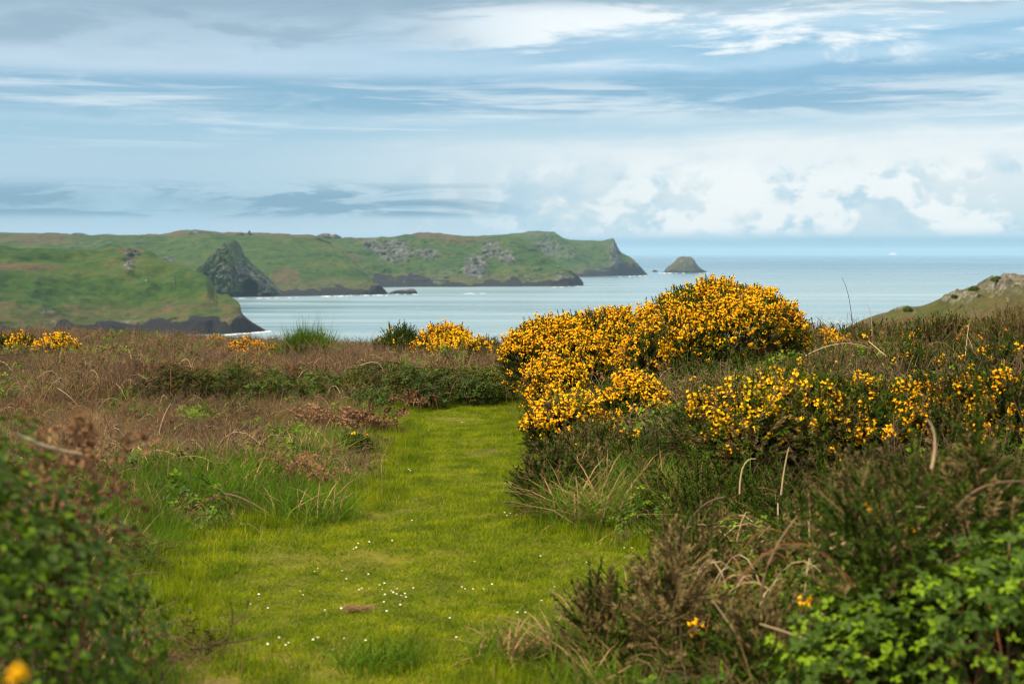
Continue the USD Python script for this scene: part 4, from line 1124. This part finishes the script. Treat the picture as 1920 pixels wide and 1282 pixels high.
def stem(name, label, cat, r0, mat, *branches_):
    """A bare stem through pixels of the photograph, each at its own depth: (px, y, depth) triples; the first branch is the main stem."""
    pts = [[px(*q) for q in b] for b in branches_]
    o = pts[0][0].copy()
    t = thing(name, label, cat, o)
    for i, b in enumerate(pts):
        b = np.array(b) - o
        if len(b) == 3:
            c = 2 * b[1] - .5 * (b[0] + b[2])
            b = bezier(b[0], c, b[2], 8)
        obj('stem' if i == 0 else 'side_stem', tube(b, r0 * (1 if i == 0 else .7), r0 * .45, 5), mat, t)


stem('dead_stalk', 'tallest thin dead stalk against the sea right of the largest gorse', 'stalk', .004, M['twig'], ((1600, 625, 16.5), (1592, 560, 16.4), (1578, 520, 16.3)))
stem('dead_stalk', 'short thin dead stalk between the gorse and the tallest stalk', 'stalk', .004, M['twig'], ((1503, 640, 16.5), (1498, 595, 16.5), (1492, 572, 16.5)))
stem('dead_stalk', 'thin dead stalk in front of the foot of the hillside', 'stalk', .004, M['pale'], ((1636, 630, 16), (1634, 595, 16), (1626, 570, 16)))
stem('dead_stalk', 'forked bare twig sticking out of the top of the largest gorse', 'stalk', .004, M['twig'], ((1392, 570, 16), (1400, 545, 16), (1396, 530, 16)), ((1399, 552, 16), (1404, 543, 16), (1402, 534, 15.9)))
stem('dead_stalk', 'short curved twig on the skyline left of the stalks, with a brown tip', 'stalk', .004, M['twig'], ((1553, 625, 16.2), (1540, 603, 16.2), (1528, 592, 16.2)))
stem('dead_stalk', 'pale forked dead stalk in front of the brown-topped skyline gorse', 'stalk', .006, M['pale'], ((1810, 690, 14.2), (1814, 640, 14.2), (1818, 606, 14.2)), ((1828, 662, 14.2), (1820, 640, 14.2), (1813, 628, 14.2)))
stem('arching_cane', 'long pale cane arching over the bramble right of the largest gorse', 'cane', .005, M['pale'], ((1510, 668, 14), (1570, 645, 14), (1625, 650, 14)))
stem('arching_cane', 'dark cane drooping on the right skyline slope', 'cane', .004, M['twig'], ((1745, 645, 14), (1775, 645, 13.8), (1800, 672, 13.6)))
stem('arching_cane', 'thin pale cane leaning over the middle of the right slope', 'cane', .004, M['pale'], ((1630, 640, 14), (1660, 665, 13.8), (1690, 690, 13.6)))
stem('dead_stalk', 'upright pale dead stalk below the dark flowering gorse', 'stalk', .006, M['pale'], ((1468, 930, 8.4), (1474, 880, 8.4), (1482, 840, 8.4)))
stem('arching_cane', 'hooked pale cane left of the upright stalk below the dark gorse', 'cane', .006, M['pale'], ((1390, 928, 8.6), (1397, 875, 8.6), (1420, 862, 8.6)))
stem('arching_cane', 'grey cane arching down onto the lawn right of the tussock', 'cane', .006, M['twig'], ((1360, 935, 7.6), (1310, 960, 7.4), (1282, 1020, 7.2)))
stem('arching_cane', 'dark grey cane leaning left in the middle of the right foreground', 'cane', .006, M['twig'], ((1432, 1130, 5.6), (1450, 1050, 5.6), (1500, 970, 5.7)))
stem('forked_twig', 'pale Y shaped twig lying over the brambles in the right foreground', 'twig', .0055, M['pale'], ((1525, 1222, 4.9), (1528, 1210, 4.9), (1527, 1190, 4.9)), ((1526, 1206, 4.9), (1560, 1180, 4.9), (1650, 1100, 4.95)), ((1526, 1208, 4.9), (1480, 1192, 4.9), (1430, 1176, 4.9)), ((1526, 1206, 4.9), (1524, 1185, 4.9), (1524, 1172, 4.9)))
stem('dead_stalk', 'tan leaning stalk left of the pale Y shaped twig', 'stalk', .005, M['pale'], ((1405, 1220, 5.2), (1372, 1175, 5.2), (1340, 1130, 5.2)))
stem('arching_cane', 'grey cane bowing over the bright green corner bramble', 'cane', .006, M['twig'], ((1580, 1050, 5), (1620, 1070, 5), (1645, 1110, 5)))
stem('arching_cane', 'reddish cane rising from the corner bramble towards the dark spike', 'cane', .006, M['red'], ((1700, 1140, 4.7), (1712, 1060, 4.8), (1730, 985, 4.9)))
stem('dead_stalk', 'thick tan stick lying across the scrub behind the tall spike', 'stick', .007, M['pale'], ((1560, 1035, 5.4), (1680, 1000, 5.4), (1850, 992, 5.5)))
stem('dead_stalk', 'pale bare stem standing beside the tall dark gorse spike', 'stick', .006, M['pale'], ((1752, 880, 5.2), (1757, 820, 5.2), (1740, 785, 5.2)))
stem('arching_cane', 'grey cane curving along the right edge above the corner bramble', 'cane', .006, M['twig'], ((1800, 960, 5), (1850, 915, 5), (1930, 905, 5)))
stem('dead_branch', 'dark curved dead branch lying in the grass of the left verge', 'branch', .009, M['twig'], ((388, 940, 9.6), (430, 930, 9.5), (500, 965, 9.4)), ((455, 938, 9.5), (470, 962, 9.5), (480, 985, 9.5)))
stem('dead_branch', 'pale stick poking out above the blurred leafy bush', 'stick', .009, M['pale'], ((22, 812, 4.1), (80, 838, 4.2), (148, 852, 4.3)))
stem('dead_branch', 'thin dark twigs on the grass beside the blurred leafy bush', 'twig', .005, M['twig'], ((350, 1225, 5.6), (420, 1200, 5.8), (425, 1130, 5.8)), ((424, 1180, 5.8), (450, 1160, 5.9), (460, 1130, 5.9)), ((380, 1215, 5.7), (450, 1208, 5.8), (500, 1192, 5.8)))
for i, (pts_, lab) in enumerate(((((240, 655, 22), (248, 690, 21), (243, 700, 20)), 'pale dry stalk bowing on the far left heath'), (((245, 675, 20), (265, 680, 20), (242, 715, 20)), 'pale bent stalk left of the bank on the brown heath'),
                                (((335, 682, 18), (352, 676, 18), (360, 712, 18)), 'pale hooked stalk above the left end of the bramble bank'), (((675, 685, 17.4), (705, 680, 17.4), (718, 697, 17.4)), 'pale curved stalk over the middle of the bramble bank'),
                                (((105, 728, 16), (125, 742, 16), (142, 760, 16)), 'pale leaning stalk near the left edge of the brown heath'), (((295, 812, 13), (305, 780, 13), (318, 757, 13)), 'pale leaning stalk in the brown heath left of the leafy plant'))):
    stem('dry_stalk', lab, 'stalk', .005, M['pale'], pts_)


def straw_heap(pxx, pyy, w, label):
    d = ground_depth(pxx, pyy)
    x = at(pxx, d)
    r = np.random.default_rng(9)
    parts = []
    for _ in range(70):
        a = r.normal(0, .5)
        c = np.array([r.normal(0, w * .4), r.normal(0, w * .3), r.uniform(.003, .018)])
        u = np.array([math.cos(a), math.sin(a), r.normal(0, .12)]) * r.uniform(.03, .07)
        parts.append(tube([c - u, c + u], .0014, .001, 3))
    obj('straws', join(parts), M['dry'], thing('straw_heap', label, 'straw', (x, d, float(ground(x, d)) + .008)), kind='stuff')


straw_heap(668, 1157, .055, 'small heap of tan dead straw on the lawn beside the daisies')
straw_heap(1195, 1013, .10, 'scrap of tan straw at the foot of the tussock')


# daisies
def daisies():
    white = usdkit.material(stage, '/World/Looks/daisy_petal', {'p': ('principled_bsdf', {'base_color': (.74, .74, .70), 'roughness': .7})}, surface='p.BSDF')
    yellow = usdkit.material(stage, '/World/Looks/daisy_heart', {'p': ('principled_bsdf', {'base_color': (.7, .45, .03), 'roughness': .8})}, surface='p.BSDF')
    r = np.random.default_rng(31)
    spots = [(480, 1135), (464, 1154), (497, 1161), (564, 1137), (559, 1130), (605, 1165), (636, 1164), (592, 1085), (586, 1089), (638, 1089), (646, 1103), (688, 1096), (669, 1036), (665, 1043), (660, 1046), (690, 1033), (733, 1029), (889, 1070), (842, 1183), (722, 1166),
             (718, 1112), (709, 1118), (714, 1126), (731, 1128), (735, 1133), (742, 1124), (741, 1136), (750, 1137), (757, 1133), (759, 1139), (719, 1136), (748, 1155), (717, 1149), (773, 1124), (865, 1122), (871, 1124), (886, 1126), (922, 1115), (906, 1124), (670, 1127), (675, 1124), (950, 981), (946, 975), (957, 977),
             (518, 1222), (496, 1235), (536, 1230), (530, 1236), (582, 1224), (591, 1219), (682, 1226), (641, 1222), (619, 1243), (854, 1222), (1172, 1044), (1187, 1043), (1101, 1072), (1014, 1061), (1016, 1146), (970, 1171), (985, 1170), (1040, 1122), (954, 918), (958, 921), (947, 918), (765, 891), (768, 894), (866, 800), (803, 814), (771, 991)]
    petals, heart = [], None
    n = 12
    a = np.arange(n) / n * 2 * np.pi
    for k in range(n):
        c, si = math.cos(a[k]), math.sin(a[k])
        v = np.array([[.003, -.0012, .0], [.003, .0012, 0], [.0105, .0022, .0015], [.0115, 0, .001], [.0105, -.0022, .0015]])
        v = v @ np.array([[c, si, 0], [-si, c, 0], [0, 0, 1]])
        petals.append((v, np.array([[0, 1, 2], [0, 2, 4], [2, 3, 4]])))
    import trimesh
    h = trimesh.creation.icosphere(1, .0036)
    h.vertices *= [1, 1, .6]
    first = None
    for x_, y_ in spots:
        d = ground_depth(x_, y_)
        x = at(x_, d)
        z = float(ground(x, d)) + .035
        p = Gf.Vec3d(x, d, z)
        if first is None:
            t = thing('daisy', 'small white daisy open in the short grass of the path', 'daisy', (x, d, z), 0, 'daisies in the path')
            t.AddRotateXOp().Set(25.0)
            t.AddScaleOp().Set(Gf.Vec3f(.45, .45, 1))
            obj('petals', join(petals), white, t)
            obj('heart', (np.array(h.vertices) + [0, 0, .001], np.array(h.faces)), yellow, t)
            obj('stalk', tube([[0, 0, -.04], [0, 0, 0]], .0009, .0009, 3), M['tall'], t)
            first = t
        else:
            t = UsdGeom.Xform.Define(stage, numbered('/World/daisy'))
            t.GetPrim().GetReferences().AddInternalReference(first.GetPath())
            t.GetPrim().SetInstanceable(True)
            xf = UsdGeom.Xformable(t)
            xf.ClearXformOpOrder()
            xf.AddTranslateOp().Set(p)
            xf.AddRotateXOp().Set(float(r.uniform(10, 40)))
            k = float(r.uniform(.26, .46))
            xf.AddScaleOp().Set(Gf.Vec3f(k, k, 1))
            say(t, 'small white daisy open in the short grass of the path', 'daisy', 'daisies in the path')


daisies()


# near flower, far out of focus
def sprig():
    r = np.random.default_rng(2)
    o = px(38, 1262, 1.55)
    t = thing('gorse_sprig', 'blurred orange-yellow gorse sprig very close at the bottom left corner', 'gorse', o)
    for q, dr, k in (((-.012, 0, -.05), (.1, 0, 1), .46), ((.016, .01, -.075), (.5, .2, 1), .36)):
        obj('flower', stamp(FLOWERS, np.array([0]), np.array([q]), rot_to(np.array([dr], float), r), np.array([k])), M['flower'], t)
    obj('spines', stamp(SPRAYS, np.array([0, 1, 2]), np.array([[-.01, 0, -.14], [.01, 0, -.16], [0, .02, -.22]]), rot_to(np.array([[0, 0, 1], [.3, 0, 1], [-.2, 0, 1]]), r), np.ones(3)), M['gorse'], t)
    obj('stem', tube([[0, 0, -.10], [-.02, 0, -.4], [-.05, .02, -float(o[2]) + float(ground(o[0], o[1]))]], .004, .006, 5), M['twig'], t)


sprig()
lawn()
cover()


# ------------------------------------------------------------------ far details
def outcrops():
    for prof, d, dep, lab in (
            ([(346, 437), (352, 434), (360, 432), (366, 430.5), (376, 431.5), (392, 433), (406, 434.5), (414, 436), (420, 438.5)], 2030, 20, 'long low rocky knoll on the heath skyline, above the crag'),
            ([(444, 438.5), (447, 436.3), (452, 435.5), (456, 436.8), (458, 438.5)], 2020, 6, 'small boulder on the heath skyline left of the cairn'),
            ([(464.5, 438.5), (466, 436.5), (467.5, 433), (470, 432.8), (471, 436), (474, 438.5)], 2020, 4, 'stone cairn standing on the heath skyline'),
            ([(592, 443), (600, 440), (610, 437.5), (618, 438), (622, 440.5), (628, 439), (634, 441), (640, 444)], 2000, 14, 'twin-humped rocky knoll on the skyline in the middle of the heath'),
            ([(130, 441), (138, 438), (146, 436.8), (156, 437.3), (166, 440), (170, 442)], 2050, 14, 'rounded rock hump on the left skyline'),
            ([(253, 444), (258, 441.5), (263, 441.2), (268, 444)], 1990, 5, 'small dark boulder just below the skyline left of the knoll'),
            ([(982, 437), (990, 434), (1000, 433.3), (1020, 434), (1036, 434.5), (1041, 435.5), (1043, 440)], 3420, 20, 'flat rocky cap on the top of the far headland')):
        base = EYE + (HOR - max(prof[0][1], prof[-1][1]) - 1.5) / FOC * d
        crag_rock('rock_outcrop', prof, d, dep, 50, 24, int(prof[0][0]), lab, 'rock', rockm=.55, heath=.3, amp=.35, base=base)


outcrops()
hr = np.random.default_rng(8)
for pxx, pyy, w, lab in ((1868, 523, 9, 'round dark shrub on the rocks at the top of the right hillside'), (1703, 580, 8, 'dark shrub low on the edge of the right hillside'), (1790, 556, 5, 'small dark shrub halfway up the edge of the right hillside'), (1826, 541, 8, 'flat dark shrub on the edge of the right hillside, below the rocks'), (1888, 524, 6, 'small dark shrub among the pale rocks at the right edge')):
    d = 196.0
    o = px(pxx, pyy + w * .5, d)
    t = thing('hillside_shrub', lab, 'shrub', o, 0, 'shrubs on the right hillside')
    k = w / FOC * d
    lobes = [(0, 0, .5 * k, k * .8, k * .8, k * .6), (.6 * k, 0, .3 * k, .5 * k, .5 * k, .5 * k), (-.6 * k, .1, .35 * k, .5 * k, .5 * k, .5 * k)]
    P, D = shell(hr, lobes, 500, .6, 1.1)
    obj('leaves', stamp([LEAF4], np.zeros(500, int), P, rot_to(D + hr.normal(0, .6, P.shape), hr), hr.uniform(.12, .26, 500)), M['gorse'], t, kind='stuff')
    obj('branches', branches(hr, lobes, 6, .03), M['twig'], t)


def surf():
    m = usdkit.material(stage, '/World/Looks/foam', {'p': ('principled_bsdf', {'base_color': (.78, .82, .83), 'roughness': .9})}, surface='p.BSDF')
    r = np.random.default_rng(4)
    parts = []

    def patch(x_, y_, w, h):
        d = (EYE - SEA) / ((y_ - HOR) / FOC)
        c = np.array([(x_ - 960) / FOC * d, d])
        a = np.linspace(0, 2 * np.pi, 10)[:-1]
        ww, dd = w / FOC * d, h / FOC * d * d / (EYE - SEA)
        rr = r.uniform(.6, 1.1, 9)
        v = np.stack([c[0] + ww * rr * np.cos(a), c[1] + dd * rr * np.sin(a), np.full(9, SEA + .12)], 1)
        v = np.vstack([v, [[c[0], c[1], SEA + .2]]])
        parts.append((v, np.array([[i, (i + 1) % 9, 9] for i in range(9)])))

    lines = [((505, 621), (418, 628), 34, 5, .9), ((728, 552.5), (600, 555.5), 20, 4, .5), ((560, 557.5), (450, 559), 14, 3, .5), ((1094, 535.5), (1030, 538.5), 12, 3, .4), ((1214, 516.2), (1160, 518.5), 8, 3, .35), ((1238, 511.8), (1328, 511.8), 12, 4, .4), ((732, 551.5), (784, 551.2), 10, 3, .45)]
    for a, b, n, w, h in lines:
        for _ in range(n):
            t = r.random()
            patch(a[0] + (b[0] - a[0]) * t, a[1] + (b[1] - a[1]) * t + r.uniform(0, .8), w * r.uniform(.4, 1.3), h * r.uniform(.4, 1.2))
    for x_, y_ in ((880, 550.5), (886, 550.3), (875, 550.6), (905, 550.2)):
        patch(x_, y_, 7, .35)
    obj('surf', join(parts), m, kind='stuff', label='white surf along the feet of the rocks')


surf()


def gull(x_, y_, d, rz, label):
    import trimesh
    m = UsdShade.Material.Get(stage, '/World/Looks/gull_white') if stage.GetPrimAtPath('/World/Looks/gull_white') else usdkit.material(stage, '/World/Looks/gull_white', {'p': ('principled_bsdf', {'base_color': (.82, .82, .82), 'roughness': .8})}, surface='p.BSDF')
    g = UsdShade.Material.Get(stage, '/World/Looks/gull_grey') if stage.GetPrimAtPath('/World/Looks/gull_grey') else usdkit.material(stage, '/World/Looks/gull_grey', {'p': ('principled_bsdf', {'base_color': (.35, .37, .40), 'roughness': .8})}, surface='p.BSDF')
    t = thing('gull', label, 'gull', px(x_, y_, d), rz, 'gulls along the cliffs')
    b = trimesh.creation.icosphere(2, 1.0)
    v = np.array(b.vertices) * [.07, .26, .075]
    v[:, 2] += .02 * (v[:, 1] / .26) ** 2
    v[:, :1] *= (1 - .5 * np.clip(-v[:, 1:2] / .26, 0, 1))
    obj('body', (v, np.array(b.faces)), m, t, smooth=True)
    for s in (-1, 1):
        top = np.array([[0, .10, .04], [0, -.09, .04], [.34, .13, .17], [.34, -.05, .16], [.72, .0, .10], [.70, -.06, .10]]) * [s, 1, 1]
        v = np.vstack([top, top - [0, 0, .015]])
        f = [[0, 1, 3], [0, 3, 2], [2, 3, 5], [2, 5, 4], [6, 9, 7], [6, 8, 9], [8, 11, 9], [8, 10, 11], [0, 2, 8], [0, 8, 6], [2, 4, 10], [2, 10, 8], [1, 7, 9], [1, 9, 3], [3, 9, 11], [3, 11, 5], [4, 5, 11], [4, 11, 10]]
        obj('wing', (v, np.array(f)), g if False else m, t)
    obj('tail', (np.array([[-.03, -.24, .02], [.03, -.24, .02], [.06, -.38, .03], [-.06, -.38, .03]]), np.array([[0, 1, 2], [0, 2, 3]])), m, t)


gull(1181, 430, 620, 60, 'gull flying in the sky above the far point')
gull(274, 526, 700, 100, 'gull flying in front of the nearest green headland')
gull(758, 529, 1250, 80, 'gull flying low over the water beside the scree cliffs')
gull(990, 525, 1350, 70, 'gull flying in front of the long cliffs, right of their middle')
gull(1046, 499, 1400, 110, 'gull flying in front of the far cliffs, highest of those over the land')


def ship():
    d = 19500.0
    t = thing('ship', 'white passenger ship on the horizon at the right', 'ship', ((1675 - 960) / FOC * d, d, SEA))
    w = usdkit.material(stage, '/World/Looks/ship_paint', {'p': ('principled_bsdf', {'base_color': (.85, .85, .84), 'roughness': .5})}, surface='p.BSDF')
    k = usdkit.material(stage, '/World/Looks/ship_hull', {'p': ('principled_bsdf', {'base_color': (.35, .40, .48), 'roughness': .5})}, surface='p.BSDF')
    import trimesh
    n = 17
    xs = np.linspace(-62, 62, n)
    hw = 11 * np.clip(1 - np.clip((xs - 25) / 38, 0, 1) ** 2, .02, 1)
    V, F = [], []
    for x, h_ in zip(xs, hw):
        V += [[x, -h_ * .8, -2], [x, h_ * .8, -2], [x, h_, 12 + 2 * max(0, x / 62) ** 2], [x, -h_, 12 + 2 * max(0, x / 62) ** 2]]
    for i in range(n - 1):
        for j in range(4):
            a, b = i * 4 + j, i * 4 + (j + 1) % 4
            F += [[a, b, b + 4], [a, b + 4, a + 4]]
    F += [[0, 2, 1], [0, 3, 2], [4 * n - 4, 4 * n - 3, 4 * n - 2], [4 * n - 4, 4 * n - 2, 4 * n - 1]]
    obj('hull', (np.array(V, float), np.array(F)), k, t)
    for i, (x0, x1, z0, z1, y) in enumerate(((-55, 34, 12.2, 20, 9.5), (-48, 28, 20.05, 26, 8.5), (-40, 22, 26.05, 31, 7.5), (8, 22, 31.05, 35, 8.5))):
        b = trimesh.creation.box(bounds=[[x0, -y, z0], [x1, y, z1]])
        obj('deck_house', (b.vertices, b.faces), w, t)
    c = trimesh.creation.cylinder(3.2, 10, sections=12)
    c.apply_translation([-22, 0, 36.1])
    obj('funnel', (c.vertices, c.faces), w, t, smooth=30)
    b = trimesh.creation.cylinder(.6, 14, sections=8)
    b.apply_translation([14, 0, 42.1])
    obj('mast', (b.vertices, b.faces), w, t)


ship()
